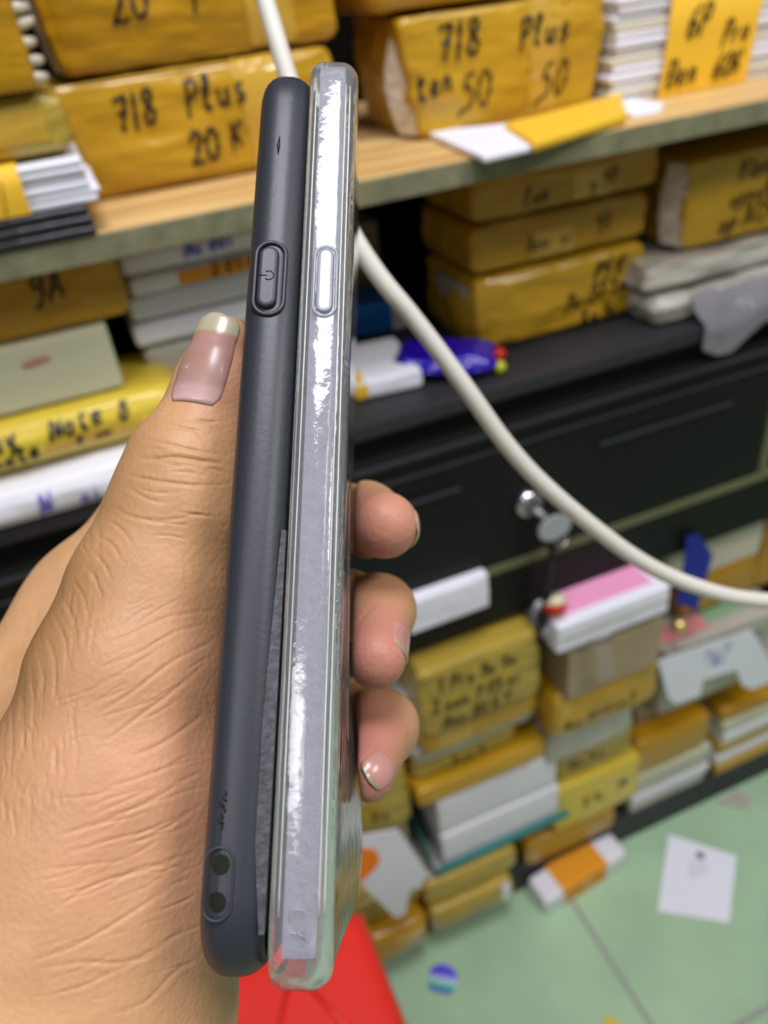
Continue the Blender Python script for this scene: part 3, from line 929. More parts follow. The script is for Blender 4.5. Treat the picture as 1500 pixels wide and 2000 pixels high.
# second pile (right of the centre)
pile([
    dict(kind='pkg', name='brown_package', label='brown-yellow package low on the plinth behind the banded white block', bl=(1030, 1700), br=(1195, 1625), tl=(1022, 1655), Y=-.004, mat='yellow_deep', seed=121),
    dict(kind='pkg', label='bright yellow package with writing and a pale top in the second pile', bl=(1085, 1640), br=(1240, 1560), tl=(1090, 1545), Y=-.006, mat='yellow_bright', seed=122, text=(('8 7u', .30, .45, .015, .02, .0030), ('30'.replace('3', '5'), .72, .50, .014, .02, .0030))),
    dict(kind='pkg', label='olive yellow package with a row of writing above the bright yellow one', bl=(1090, 1510), br=(1232, 1430), tl=(1078, 1462), Y=.004, mat='yellow_olive', seed=123, text=(('Anu 9 oi', .12, .3, .014, .02, .0030),)),
    dict(kind='pkg', name='grey_packet', cat='packet', label='grey clear packet between two yellow packages of the second pile', bl=(1075, 1455), br=(1232, 1378), tl=(1072, 1432), Y=-.016, mat='grey_plastic', seed=124, body='packet'),
    dict(kind='pkg', label='yellow package with scribbled writing and tape under the pink box', bl=(1085, 1425), br=(1285, 1325), tl=(1080, 1372), Y=-.03, mat='yellow', seed=125, r=.010, text=(('8uo 97 A no 5', .06, .25, .015, .02, .0030),), tape=(.0, .14, .05, .95)),
    dict(kind='pkg', name='tan_box', cat='box', label='tan card box directly under the pink topped white box', bl=(1110, 1330), br=(1290, 1255), tl=(1105, 1284), Y=-.036, mat='taupe', seed=126, body='carton', bulge=0, cr=.0003, r=.002),
])
zpk = onY(1100, 1275, -.0).z
x0, x1, z0, z1 = span((1088, 1282), (1308, 1178), (1078, 1232), -.042)
t, rb = package('white_box', 'white box with a pink top under the cabinet rail', 'box', x0, x1, z0, z1, -.042, .085, M['white_paper'], .0, .0006, .004, 127, body='carton')
MB().box(.01, x1 - x0 - .014, .012, .07, z1 - z0 - .0005, z1 - z0 + .0008).build('pink_label', M['pink'], t, bevel=.0003)
MB().box(.006, x1 - x0 - .004, -.0006, .004, (z1 - z0) * .46, (z1 - z0) * .56).build('lid_seam', M['grey_plastic'], t)
mb = MB()
v = []
for i in range(9):
    for j in range(5):
        u, w_ = i / 8, j / 4
        v.append((.036 + .018 * w_ + .006 * u, -.003 - .010 * math.sin(u * 2.2) - .003 * noise.noise(Vector((i * 1.1, j * 1.7, 4))), .016 - .062 * u))
mb.add(v, [(i * 5 + j, (i + 1) * 5 + j, (i + 1) * 5 + j + 1, i * 5 + j + 1) for i in range(8) for j in range(4)]).build('cellophane_tail', M['cello'], t, smooth=True)
# white block with the orange-yellow band lying on the floor
a_, b_ = onZ(1066, 1790, 0), onZ(1222, 1690, 0)
ang = math.atan2(b_.y - a_.y, b_.x - a_.x)
t = tag(empty('banded_block', (a_.x, a_.y, 0), ang), 'white block with a wide orange-yellow band on the green floor', 'block')
Lb = (b_ - a_).length
Rbox(Lb, .04, .034, .006, .001, .0004, 60, 3).obj('block', M['white'], t)
MB().box(Lb * .20, Lb * .76, -.0012, .0412, -.0, .0352).build('band', M['orange_paper'], t, bevel=.004)

# third pile
pile([
    dict(kind='bun', name='grey_case_bundle', label='bundle of grey-white cases low on the plinth in the third pile', bl=(1232, 1602), br=(1378, 1532), tl=(1228, 1530), Y=.0, n=4, mats=['grey_plastic', 'white', 'grey_plastic', 'pale'], seed=131, layer='case'),
    dict(kind='pkg', label='deep yellow package on the grey case bundle of the third pile', bl=(1240, 1512), br=(1380, 1440), tl=(1236, 1460), Y=.004, mat='yellow_deep', seed=132),
    dict(kind='pkg', name='dark_box', cat='box', label='dark olive box behind the notched white card', bl=(1238, 1450), br=(1400, 1390), tl=(1238, 1395), Y=.03, mat='taupe', seed=133, body='carton', bulge=0, cr=.0003, r=.002),
    dict(kind='pkg', name='taupe_package', label='taupe package directly under the striped cards', bl=(1290, 1380), br=(1480, 1310), tl=(1285, 1312), Y=.012, mat='grey_plastic', seed=134),
])
t, rb = package('card_packet', 'clear packet of cards with green and red stripes below the blue strap', 'packet',
                *span((1298, 1312), (1520, 1215), (1294, 1280), -.004), -.004, .08, M['grey_plastic'], .001, .001, .004, 135, body='packet')
w_ = rb.w
MB().box(.006, w_ * .42, .012, .035, rb.h - .0002, rb.h + .0012).build('red_stripe', M['red_print'], t)
MB().box(w_ * .45, w_ * .85, .018, .05, rb.h - .0002, rb.h + .0012).build('green_stripe', M['green_print'], t)
MB().box(w_ * .50, w_ * .98, .056, .074, rb.h - .0002, rb.h + .0012).build('white_stripe', M['white'], t)
# notched white card in front
Yc = -.014
poly = [(1284, 1290), (1466, 1228), (1480, 1250), (1512, 1308), (1505, 1330), (1468, 1346), (1448, 1338), (1438, 1308), (1372, 1328), (1366, 1358), (1318, 1374), (1304, 1362)]
t = tag(empty('notched_card', (0, 0, 0)), 'white card with a cut-out notch and blue writing at the right', 'card')
MB().prism([onY(a, b, Yc) for a, b in poly], (0, -1, 0), .0012).build('card', M['white_paper'], t, bevel=.0003)
q = onY(1372, 1290, Yc)
scribble(lambda x, z: (Vector((x, Yc - .0016, z)), Vector((0, -1, 0))), [('7 oi 5', q.x, q.z, .014, .0, .0024), ('Anu', q.x + .012, q.z - .014, .012, .0, .0022)], M['ink_blue'], t, .0003)

# cream box and yellow package at the right, under the rail, on a tall dull package
x0, x1, z0, z1 = span((1290, 1165), (1478, 1095), (1270, 1040), .03)
pile([
    dict(kind='bun', name='white_case_bundle', label='bundle of white and yellow cases at the right edge near the floor', bl=(1392, 1540), br=(1560, 1450), tl=(1388, 1432), Y=.0, n=5, mats=['yellow', 'white', 'yellow_olive', 'white', 'pale'], seed=141, layer='case'),
    dict(kind='pkg', label='yellow package on the white and yellow cases at the right edge', bl=(1405, 1440), br=(1560, 1370), tl=(1400, 1395), Y=.006, mat='yellow_deep', seed=142),
    dict(kind='pkg', name='grey_package', label='grey package beside the notched white card at the right edge', bl=(1478, 1375), br=(1640, 1300), tl=(1475, 1305), Y=.02, mat='grey_plastic', seed=143),
])
t, rb = package('yellow_package', 'yellow package behind the striped cards under the cream box', 'package',
                onY(1330, 1200, .03).x, x1 + .002, onY(1400, 1180, .03).z, z0 + .008, .030, .09, M['yellow_deep'], .003, .001, .006, 144)
package('cream_box', 'cream card box under the cabinet rail behind the blue strap', 'box', x0, x1, z0 + .0085, .504, .03, .09, M['cream'], 0, .0003, .002, 145, body='carton')
package('yellow_package', 'yellow package at the right edge beside the cream box', 'package', x1 + .006, x1 + .12, z0 - .05, .502, .03, .09, M['yellow_deep'], .003, .0012, .006, 146)
Yc = -.006
t = tag(empty('blue_strap', (0, 0, 0)), 'blue strap hanging down from the cabinet rail in front of the cream box', 'strap')
MB().prism([onY(a, b, Yc) for a, b in [(1338, 1046), (1362, 1042), (1390, 1082), (1374, 1140), (1330, 1128), (1336, 1085)]], (0, -1, 0), .0022).build('strap', M['blue'], t, bevel=.0006)
MB().prism([onY(a, b, Yc - .0024) for a, b in [(1331, 1122), (1375, 1136), (1358, 1192), (1320, 1176)]], (0, -1, 0), .002).build('strap_end', M['blue'], t, bevel=.0006)
p = onY(1326, 1222, -.012)
tag(MB().lathe((0, 0, 0), (0, 0, 1), sph(.009), 16).build('brass_bead', material('brass', (226, 196, 130), .3, metal=.8), None, smooth=True, loc=p), 'pale brass bead hanging below the blue strap', 'bead')

# ---- loose things on the floor
P = [onZ(a, b, .0008) for a, b in ((1284, 1780), (1424, 1803), (1438, 1672), (1306, 1630))]
t = tag(empty('paper_note', (0, 0, 0)), 'white square paper lying on the green floor', 'paper')
MB().prism(P, (0, 0, 1), .0009).build('sheet', M['white_paper'], t)
cc = (P[0] + P[1] + P[2] + P[3]) / 4
ex, ey = (P[1] - P[0]).normalized(), (P[3] - P[0]).normalized()
mb = MB()
for k in range(5):
    o0 = cc + ey * (.022 - .005 * k) - ex * .013
    w = (.026, .022, .026, .018, .012)[k]
    mb.prism([o0 + Vector((0, 0, .0011)), o0 + ex * w + Vector((0, 0, .0011)), o0 + ex * w + ey * .0022 + Vector((0, 0, .0011)), o0 + ey * .0022 + Vector((0, 0, .0011))], (0, 0, 1), .0001)
mb.build('faint_print', material('faint_print', (202, 200, 214), .6), t)
o0 = cc + ey * .036
MB().lathe(o0 + Vector((0, 0, .0011)), (0, 0, 1), [(.006, 0), (.006, .0001), (.0001, .0001)], 16).build('emblem', material('grey_print', (120, 120, 120), .6), t)


def holo():
    m = bpy.data.materials.new('holographic_foil')
    m.use_nodes = True
    nt = m.node_tree
    b = nt.nodes['Principled BSDF']
    b.inputs['Roughness'].default_value = .3
    b.inputs['Metallic'].default_value = .3
    tc = nt.nodes.new('ShaderNodeTexCoord')
    mp = nt.nodes.new('ShaderNodeMapping')
    mp.inputs['Rotation'].default_value = (0, 0, 2.2)
    mp.inputs['Scale'].default_value = (26, 26, 26)
    g = nt.nodes.new('ShaderNodeTexGradient')
    g.gradient_type = 'LINEAR'
    cr = nt.nodes.new('ShaderNodeValToRGB')
    els = cr.color_ramp.elements
    els[0].position, els[0].color = 0.0, lin(150, 120, 255)
    els[1].position, els[1].color = 1.0, lin(220, 225, 60)
    for p_, c_ in ((.3, (80, 60, 240)), (.5, (205, 225, 250)), (.7, (70, 200, 150)), (.85, (60, 90, 220))):
        e = els.new(p_)
        e.color = lin(*c_)
    mp.inputs['Location'].default_value = (.5, 0, 0)
    nt.links.new(tc.outputs['Object'], mp.inputs[0])
    nt.links.new(mp.outputs[0], g.inputs[0])
    nt.links.new(g.outputs['Fac'], cr.inputs[0])
    nt.links.new(cr.outputs[0], b.inputs['Base Color'])
    return m


p = onZ(864, 1914, 0)
tag(MB().lathe((0, 0, 0), (0, 0, 1), [(.019, 0), (.019, .0008), (.0001, .0008)], 32).build('foil_sticker', holo(), None, loc=(p.x, p.y, .0003)), 'round rainbow foil sticker on the green floor', 'sticker')
P = [onZ(a, b, .0006) for a, b in ((1395, 1570), (1462, 1580), (1470, 1560), (1440, 1542))]
tag(MB().prism(P, (0, 0, 1), .001).build('plastic_scrap', M['grey_plastic'], None), 'scrap of clear plastic on the floor by the plinth', 'scrap')
P = [onZ(a, b, .0006) for a, b in ((1176, 2005), (1212, 2005), (1208, 1992), (1182, 1986))]
tag(MB().prism(P, (0, 0, 1), .001).build('yellow_scrap', M['yellow_bright'], None), 'tiny yellow scrap on the floor at the bottom edge', 'scrap')

# ---- red plastic stool, its far right corner in view
ZS = .45
cn = onZ(694, 1752, ZS)
st = tag(empty('red_stool', (cn.x, cn.y, 0)), 'red plastic stool behind and below the two cases', 'stool')


def stool():
    W = .27
    n = 10
    mb = MB()
    # seat shell: rounded square rings from the top centre outwards and down the skirt
    def ring(half, z, rad):
        out = []
        for qx, qy, a0 in ((1, 1, 0), (-1, 1, 90), (-1, -1, 180), (1, -1, 270)):
            for k in range(n + 1):
                a = math.radians(a0 + 90 * k / n)
                out.append((-W / 2 + qx * (half - rad) + rad * math.cos(a), -W / 2 + qy * (half - rad) + rad * math.sin(a), z))
        return out
    prof = [(.02, ZS - .001, .01), (.10, ZS, .02), (W / 2 - .012, ZS, .014), (W / 2 - .004, ZS - .002, .018), (W / 2, ZS - .008, .02), (W / 2 + .005, ZS - .05, .02), (W / 2 + .003, ZS - .05, .018), (W / 2 - .004, ZS - .010, .016), (.05, ZS - .006, .012)]
    rings = [ring(*p) for p in prof]
    m = len(rings[0])
    v = [p for r in rings for p in r]
    f = [(i * m + k, i * m + (k + 1) % m, (i + 1) * m + (k + 1) % m, (i + 1) * m + k) for i in range(len(rings) - 1) for k in range(m)]
    f += [tuple(range(m))[::-1]]
    mb.add(v, f).build('seat', M['stool'], st, smooth=True)
    for sx in (0, 1):
        for sy in (0, 1):
            q = MB()
            cx, cy = -W * sx, -W * sy
            dx, dy = (1 if sx else -1), (1 if sy else -1)
            fx, fy = -dx * .012, -dy * .012
            top = [(cx + fx * .2, cy + fy * .2), (cx + dx * .075, cy + fy * .2), (cx + dx * .075, cy + dy * .012), (cx + dx * .012, cy + dy * .012), (cx + dx * .012, cy + dy * .075), (cx + fx * .2, cy + dy * .075)]
            bot = [(cx + fx * 1.6, cy + fy * 1.6), (cx + dx * .028, cy + fy * 1.6), (cx + dx * .028, cy + fy * .5), (cx + fx * .5, cy + fy * .5), (cx + fx * .5, cy + dy * .028), (cx + fx * 1.6, cy + dy * .028)]
            k = len(top)
            q.add([(x, y, 0) for x, y in bot] + [(x, y, ZS - .03) for x, y in top], [tuple(range(k))[::-1], tuple(range(k, 2 * k))] + [(i, (i + 1) % k, k + (i + 1) % k, k + i) for i in range(k)])
            q.build('leg', M['stool'], st, bevel=.0015)
    # raised rib pattern on the seat
    for (a, b) in (((-.06, -.03), (-.03, -.10)), ((-.03, -.10), (-.10, -.10)), ((-.06, -.03), (-.10, -.10))):
        MB().tube([(a[0], a[1], ZS + .0004), (b[0], b[1], ZS + .0004)], .0022, 6).build('seat_rib', M['stool'], st, smooth=True)


stool()

# ---- white cable, nearer than the shelves
cpts = [(400, -900, .30), (450, -420, .28), (498, -60, .262), (515, -10, .26), (530, 40, .258), (546, 95, .256), (575, 190, .256), (625, 335, .256), (690, 462, .256), (745, 545, .258), (800, 612, .26), (860, 690, .262), (920, 772, .265), (975, 850, .27),
        (1030, 915, .275), (1090, 972, .28), (1160, 1030, .287), (1235, 1085, .294), (1310, 1126, .30), (1390, 1155, .305), (1450, 1168, .31), (1520, 1174, .315), (1620, 1172, .32), (1900, 1150, .34), (2300, 1090, .37)]
MBc = MB().tube(catmull([c2w(camp(*p)) for p in cpts], 5), .0031, 14)
tag(MBc.build('charging_cable', M['cable'], None, smooth=True), 'off-white cable running behind the two cases across the picture', 'cable')

# ------------------------------------------------------------------ the two phone cases (camera-space frames)
#BEGIN_HAND
class Frame:
    """Local axes of a case: l along its length (top to bottom), t across its thickness, w into the depth."""

    def __init__(s, ptop, pbot, whint):
        s.o = np.array(ptop)
        d = np.array(pbot) - s.o
        s.len = float(np.linalg.norm(d))
        s.l = d / s.len
        w = np.array(whint, float)
        w -= s.l * w.dot(s.l)
        s.w = w / np.linalg.norm(w)
        s.t = np.cross(s.l, s.w)
        if s.t[0] < 0:
            s.t = -s.t

    def cam(s, l, t, w):
        return s.o + s.l * l + s.t * t + s.w * w

    def world(s, l, t, w):
        return c2w(s.cam(l, t, w))

    def local(s, p):                              # (...,3) camera points -> l, t, w
        q = p - s.o
        return q @ s.l, q @ s.t, q @ s.w


WH = (-.03, .25, .967)
FB = Frame(camp(560, 92, .158), camp(436, 1952, .1105), WH)
FC = Frame(camp(655, 70, .158), camp(581, 1978, .110), WH)
TB, TC = .0098, .0094
CW = .078
FB.o = FB.o - FB.t * TB / 2
FC.o = FC.o - FC.t * TC / 2


def case_shell(F, prof, rad, name, mat, parent, deform=None, nc=10):
    """prof: closed loop of (inset, t); swept around a rounded rectangle len x CW."""
    L = F.len

    def outline(ins):
        r = max(rad - ins, .0006)
        pts = []
        q_ = ins + r
        for (cl, cw, a0) in ((L - q_, CW - q_, 0), (q_, CW - q_, 90), (q_, q_, 180), (L - q_, q_, 270)):
            for k in range(nc + 1):
                a = math.radians(a0 + 90 * k / nc)
                pts.append((cl + r * math.cos(a), cw + r * math.sin(a)))
        # densify the straights along the length
        out = []
        for i, p in enumerate(pts):
            q = pts[(i + 1) % len(pts)]
            out.append(p)
            dist = math.hypot(q[0] - p[0], q[1] - p[1])
            if i % (nc + 1) == nc:
                m = 24 if i // (nc + 1) in (0, 2) else 8
                for k in range(1, m):
                    out.append((p[0] + (q[0] - p[0]) * k / m, p[1] + (q[1] - p[1]) * k / m))
        return out
    V = []
    for ins, t in prof:
        for (l, w) in outline(ins):
            tt = t
            if deform:
                tt = t + deform(l, w)
            V.append(F.world(l, tt - 0, w))
    m = len(V) // len(prof)
    f = [(i * m + k, i * m + (k + 1) % m, (i + 1) * m + (k + 1) % m, (i + 1) * m + k) for i in range(len(prof) - 1) for k in range(m)]
    me_v = V
    f += [tuple(range(m))[::-1], tuple((len(prof) - 1) * m + k for k in range(m))]
    mb = MB().add(me_v, f)
    return mb.build(name, mat, parent, smooth=True)


def quarter(i0, t0, i1, t1, n=5, conv=True):
    """Rounded quarter from (i0,t0) to (i1,t1)."""
    out = []
    for k in range(n + 1):
        a = math.pi / 2 * k / n
        out.append((i0 + (i1 - i0) * math.sin(a), t0 + (t1 - t0) * (1 - math.cos(a))) if conv else (i0 + (i1 - i0) * (1 - math.cos(a)), t0 + (t1 - t0) * math.sin(a)))
    return out


def black_profile(T, mirror=False):
    p = [(.012, 0.0)] + quarter(.0046, 0, 0, .0042, 6) + [(0, .0050), (0, .0062), (.0003, .0074), (.0009, .0086)] + [(.0017, .0095), (.0023, T), (.0027, T - .0001), (.0031, T - .0006)] + \
        [(.0025, T - .0012), (.0018, T - .0020), (.0018, .0040), (.0024, .0024), (.0040, .0016), (.012, .0015)]
    return [(i, T - t) for i, t in p] if mirror else p


M['black_case'] = material('matte_black_silicone', (46, 49, 56), .42, .12, 900, .04, spec=.5, bdist=.0003)
M['black_print'] = material('black_engraving', (14, 15, 18), .5)
M['clear'] = material('clear_case_plastic', (240, 241, 242), .05, .25, 220, trans=.90, ior=1.46, bdist=.0006)
M['frosted'] = material('frosted_plastic', (196, 196, 212), .5, .8, 900, .08, trans=.25, ior=1.4, bdist=.0006, vscale=500, coat=.15)

tb = tag(empty('black_phone_case', FB.world(FB.len, TB / 2, 0)), 'matte black phone case held edge-on against the thumb', 'phone case')


def keep(o, par):
    """Parent while keeping the object's place."""
    o.parent = par
    o.matrix_parent_inverse = Matrix.Translation(Vector(par.location)).inverted()
    return o


shell = case_shell(FB, black_profile(TB), .0125, 'shell', M['black_case'], None)


# lanyard holes cut through the side wall
def lpos(F, px, py, w=0.0):
    """l, t on the near side wall under a pixel."""
    best = None
    for i in range(0, 2001):
        l = F.len * i / 2000
        c = F.cam(l, .005, w)
        y = c[1] / c[2] * F_PX + 1000
        if best is None or abs(y - py) < best[0]:
            best = (abs(y - py), l)
    l = best[1]
    c = F.cam(l, 0, w)
    x = (px - 750) / F_PX * c[2]
    return l, (x - c[0]) / F.t[0]


def cyl_on_wall(F, l, t, r, w0, w1, n=20, sl=1.0):
    v = []
    for w in (w0, w1):
        for k in range(n):
            a = 2 * math.pi * k / n
            v.append(F.world(l + r * sl * math.cos(a), t + r * math.sin(a), w))
    f = [tuple(range(n))[::-1], tuple(range(n, 2 * n))] + [(k, (k + 1) % n, n + (k + 1) % n, n + k) for k in range(n)]
    return v, f


def pill_ring(F, l0, l1, tc, r, n=14):
    """Outline of a pill in (l, t)."""
    out = []
    for k in range(n + 1):
        a = math.pi * k / n
        out.append((l1 - r + r * math.sin(a), tc + r * math.cos(a)))
    for k in range(n + 1):
        a = math.pi * k / n
        out.append((l0 + r - r * math.sin(a), tc - r * math.cos(a)))
    return out


def pill(F, l0, l1, tc, steps, name, mat, par):
    """steps: (grow, w) rings from the base upwards, then capped."""
    V = []
    for g, w in steps:
        V += [F.world(l, t, w) for l, t in pill_ring(F, l0 - g, l1 + g, tc, (.5 * WB + g))]
    m = len(V) // len(steps)
    f = [(i * m + k, i * m + (k + 1) % m, (i + 1) * m + (k + 1) % m, (i + 1) * m + k) for i in range(len(steps) - 1) for k in range(m)]
    f += [tuple((len(steps) - 1) * m + k for k in range(m)), tuple(range(m))[::-1]]
    return keep(MB().add(V, f).build(name, mat, None, smooth=False, bevel=0), par)


hl = [lpos(FB, 430, 1690), lpos(FB, 422, 1764)]
cut = MB()
for l, t in hl:
    v, f = cyl_on_wall(FB, l, t, .00145, -.004, .0045)
    cut.add(v, f)
cutter = cut.build('cutter', M['black_print'], None)
bo = shell.modifiers.new('holes', 'BOOLEAN')
bo.object = cutter
bo.operation = 'DIFFERENCE'
bo.solver = 'EXACT'
bpy.context.view_layer.update()
dg = bpy.context.evaluated_depsgraph_get()
nm = bpy.data.meshes.new_from_object(shell.evaluated_get(dg))
shell.modifiers.clear()
if len(nm.polygons) > 500:
    shell.data = nm
    for p in nm.polygons:
        if len(p.vertices) > 4:
            p.use_smooth = False
bpy.data.objects.remove(cutter)
keep(shell, tb)
# raised rim of the lanyard recess
(l0, t0), (l1, t1) = hl
rimp = [FB.world(l, t, -.00005) for l, t in pill_ring(FB, l0 - .0024, l1 + .0024, (t0 + t1) / 2, .0021)]
keep(MB().tube(rimp + [rimp[0]], .00022, 6, cap=False).build('lanyard_recess_rim', M['black_case'], None, smooth=True), tb)
# power button in its recess
la, tca = lpos(FB, 530, 486)
lb, tcb = lpos(FB, 517, 603)
tcm = (tca + tcb) / 2
WB = .0036
rec = [FB.world(l, t, -.0001) for l, t in pill_ring(FB, la - .0012, lb + .0012, tcm + .0003, WB * .5 + .0009)]
keep(MB().tube(rec + [rec[0]], .00045, 8, cap=False).build('button_recess', M['black_case'], None, smooth=True), tb)
pill(FB, la, lb, tcm, [(0, .0006), (0, -.0006), (-.0003, -.0009), (-.0007, -.0010)], 'power_button', M['black_case'], tb)
lm, tm = (la + lb) / 2, tcm
sym = MB()
arc = [(lm + .0009 * math.sin(a), tm + .0002 + .0009 * math.cos(a)) for a in [math.radians(x) for x in range(-128, 129, 16)]]
sym.tube([FB.world(l, t, -.00102) for l, t in arc], .00010, 5)
sym.tube([FB.world(lm + .0, tm - .0014, -.00102), FB.world(lm, tm - .0001, -.00102)], .00010, 5)
btn = [o for o in bpy.data.objects if o.name == 'power_button'][0]
so = sym.build('power_symbol', M['black_print'], None, smooth=True)
so.parent = btn
so.matrix_parent_inverse = Matrix.Translation(Vector(tb.location)).inverted() @ Matrix.Identity(4)
so.matrix_parent_inverse = (Matrix.Translation(Vector(tb.location)) @ btn.matrix_parent_inverse).inverted()
# mould seam down the side, a scar and a row of tiny engraved marks
ls, ts = lpos(FB, 545, 285)
sc = MB()
sc.tube([FB.world(ls - .0022, ts, -.00006), FB.world(ls, ts - .0001, -.0002), FB.world(ls + .002, ts - .0001, -.00006)], [.00006, .00032, .00006], 6)
keep(sc.build('mould_scar', M['black_print'], None, smooth=True), tb)
mk = MB()
for k, py in enumerate(range(1546, 1622, 11)):
    l, t = lpos(FB, 441 - (py - 1546) * .11, py)
    mk.tube([FB.world(l, t - .0004 * (k % 3), -.00005), FB.world(l + .0006, t + .0002 * (k % 2), -.00008)], .00012, 5)
keep(mk.build('engraved_marks', M['black_print'], None, smooth=True), tb)
# grey lining inside the open face of the black case
M['lining'] = material('grey_speckled_lining', (72, 70, 76), .6, .8, 900, .35, vscale=700, bdist=.0004)
v, n = [], 40
for i in range(n + 1):
    u = i / n
    l = .100 + (FB.len - .108) * u
    e = min(1, u * 2.0, (1 - u) * 5)
    for t, w in ((TB - .0006 - .0012 * e, .0012 - .0005 * e), (TB + .0002, .0014)):
        v.append(FB.world(l, t, w - .0003))
    for t, w in ((TB + .0002, .0030), (TB - .0006 - .0012 * e, .0026)):
        v.append(FB.world(l, t, w))
f = [(4 * i + k, 4 * i + (k + 1) % 4, 4 * i + 4 + (k + 1) % 4, 4 * i + 4 + k) for i in range(n) for k in range(4)] + [(0, 3, 2, 1), (4 * n, 4 * n + 1, 4 * n + 2, 4 * n + 3)]
keep(MB().add(v, f).build('grey_lining', M['lining'], None), tb)

# clear case, its open side to the left, back face to the right
M['ridge'] = material('bright_clear_ridge', (235, 240, 236), .12, trans=.5, ior=1.46, coat=.5)
tcl = tag(empty('clear_phone_case', FC.world(FC.len, TC / 2, 0)), 'transparent phone case held edge-on to the right of the black one', 'phone case')


def bulge(l, w):
    return .0044 * math.exp(-((l - .158) / .026) ** 2) * max(0, min(1, (w - .012) / .05)) ** 1.3


pc_ = [(.036, TC), (.030, TC), (.024, TC), (.018, TC), (.012, TC)] + [(i, TC - t) for i, t in quarter(.0034, 0, 0, .0034, 6)] + [(0, TC - .0050), (0, .0022), (.0003, .0012), (.0008, .0004), (.0014, 0), (.0022, .0), (.0026, .0005)] + \
      [(.0020, .0012), (.0015, .0020), (.0013, TC - .0036), (.0018, TC - .0024), (.0034, TC - .0014), (.012, TC - .0013), (.018, TC - .0013), (.024, TC - .0013), (.030, TC - .0013), (.036, TC - .0013)]
keep(case_shell(FC, pc_, .011, 'shell', M['clear'], None, bulge), tcl)
# fine moulded ridges along the near side
for nm_, t_, w_, r_ in (('edge_ridge', .0006, .0011, .00016), ('edge_ridge', .0014, .0003, .00012), ('edge_ridge', TC - .0022, .0002, .00014), ('edge_ridge', TC - .0014, .0006, .00014)):
    keep(MB().tube([FC.world(.012 + (FC.len - .024) * i / 40, t_, w_ - .0002) for i in range(41)], r_, 6).build(nm_, M['ridge'], None, smooth=True), tcl)
# frosted band inside the near side wall
fb = MB()
n = 60
v = []
for w in (.00165, .0027):
    for i in range(n + 1):
        l = .0065 + (FC.len - .013) * i / n
        for t in (.0021, TC - .0026):
            v.append(FC.world(l, t, w))
K = 2 * (n + 1)
f = []
for i in range(n):
    f += [(2 * i, 2 * i + 1, 2 * i + 3, 2 * i + 2), (K + 2 * i, K + 2 * i + 2, K + 2 * i + 3, K + 2 * i + 1)]
    f += [(2 * i, 2 * i + 2, K + 2 * i + 2, K + 2 * i), (2 * i + 1, K + 2 * i + 1, K + 2 * i + 3, 2 * i + 3)]
f += [(0, K, K + 1, 1), (2 * n, 2 * n + 1, K + 2 * n + 1, K + 2 * n)]
keep(fb.add(v, f).build('frosted_band', M['frosted'], None), tcl)
la, ta = lpos(FC, 640, 488)
lb, tb_ = lpos(FC, 630, 612)
tcm = (ta + tb_) / 2
WB = .0030
M['clear_btn'] = material('clear_button_plastic', (206, 208, 220), .28, trans=.7, ior=1.46, bump=.2, scale=300, bdist=.0004)
pill(FC, la, lb, tcm, [(.0002, .0006), (0, -.0003), (-.0002, -.0006), (-.0006, -.0007)], 'power_button', M['clear_btn'], tcl)
ring_ = [FC.world(l, t, -.00005) for l, t in pill_ring(FC, la - .0006, lb + .0006, tcm, WB * .5 + .0005)]
keep(MB().tube(ring_ + [ring_[0]], .00028, 8, cap=False).build('button_rim', M['clear_btn'], None, smooth=True), tcl)
# raised letters near the bottom, reading down the side
em = MB()
lq, tq = lpos(FC, 598, 1772)
for ch, off in (('C', 0.0), ('Y', .0024)):
    for stx in GL[ch]:
        pts = catmull([(p[0], p[1], 0) for p in stx], 4) if len(stx) > 2 else [Vector((p[0], p[1], 0)) for p in stx]
        em.tube([FC.world(lq + off + p.x * .0030, tq - .0024 + p.y * .0024, -.00012) for p in pts], .00016, 5)
keep(em.build('raised_letters', M['clear_btn'], None, smooth=True), tcl)

# ------------------------------------------------------------------ the hand: a blended distance field, meshed once
def seg(P, a, ra, b, rb):
    a, b = np.asarray(a, np.float32), np.asarray(b, np.float32)
    ab = b - a
    t = np.clip(((P - a) @ ab) / max(float(ab @ ab), 1e-12), 0, 1)
    d = P - a - t[..., None] * ab
    return np.sqrt((d * d).sum(-1)) - (ra + (rb - ra) * t)


def smin(a, b, k):
    h = np.clip(.5 + .5 * (b - a) / k, 0, 1)
    return b * (1 - h) + a * h - k * h * (1 - h)


def smax(a, b, k):
    return -smin(-a, -b, k)


def px(p, y, z, r):                               # joint given by pixel, depth and radius in mm
    return (camp(p, y, z), r / 1000.0)


THUMB = [px(437, 676, .159, 6.2), px(422, 765, .160, 8.2), px(402, 846, .160, 9.3), px(372, 912, .158, 11.9), px(352, 1000, .157, 13.6), px(300, 1160, .155, 16.0), px(255, 1330, .150, 18.5), px(230, 1520, .147, 21.0), px(200, 1720, .146, 23.5)]
INDEX = [px(480, 1060, .238, 11.0), px(655, 1008, .229, 9.6), px(712, 1014, .205, 9.4), px(752, 1026, .184, 7.9)]
MIDDLE = [px(490, 1190, .238, 11.0), px(672, 1180, .222, 9.4), px(741, 1192, .197, 8.6), px(733, 1284, .174, 7.0)]
RING = [px(490, 1360, .232, 10.5), px(668, 1392, .216, 9.0), px(744, 1420, .192, 8.7), px(716, 1512, .170, 6.1)]
LITTLE = [px(470, 1520, .224, 9.5), px(632, 1530, .214, 8.0), px(668, 1530, .196, 6.8), px(664, 1548, .184, 5.6)]
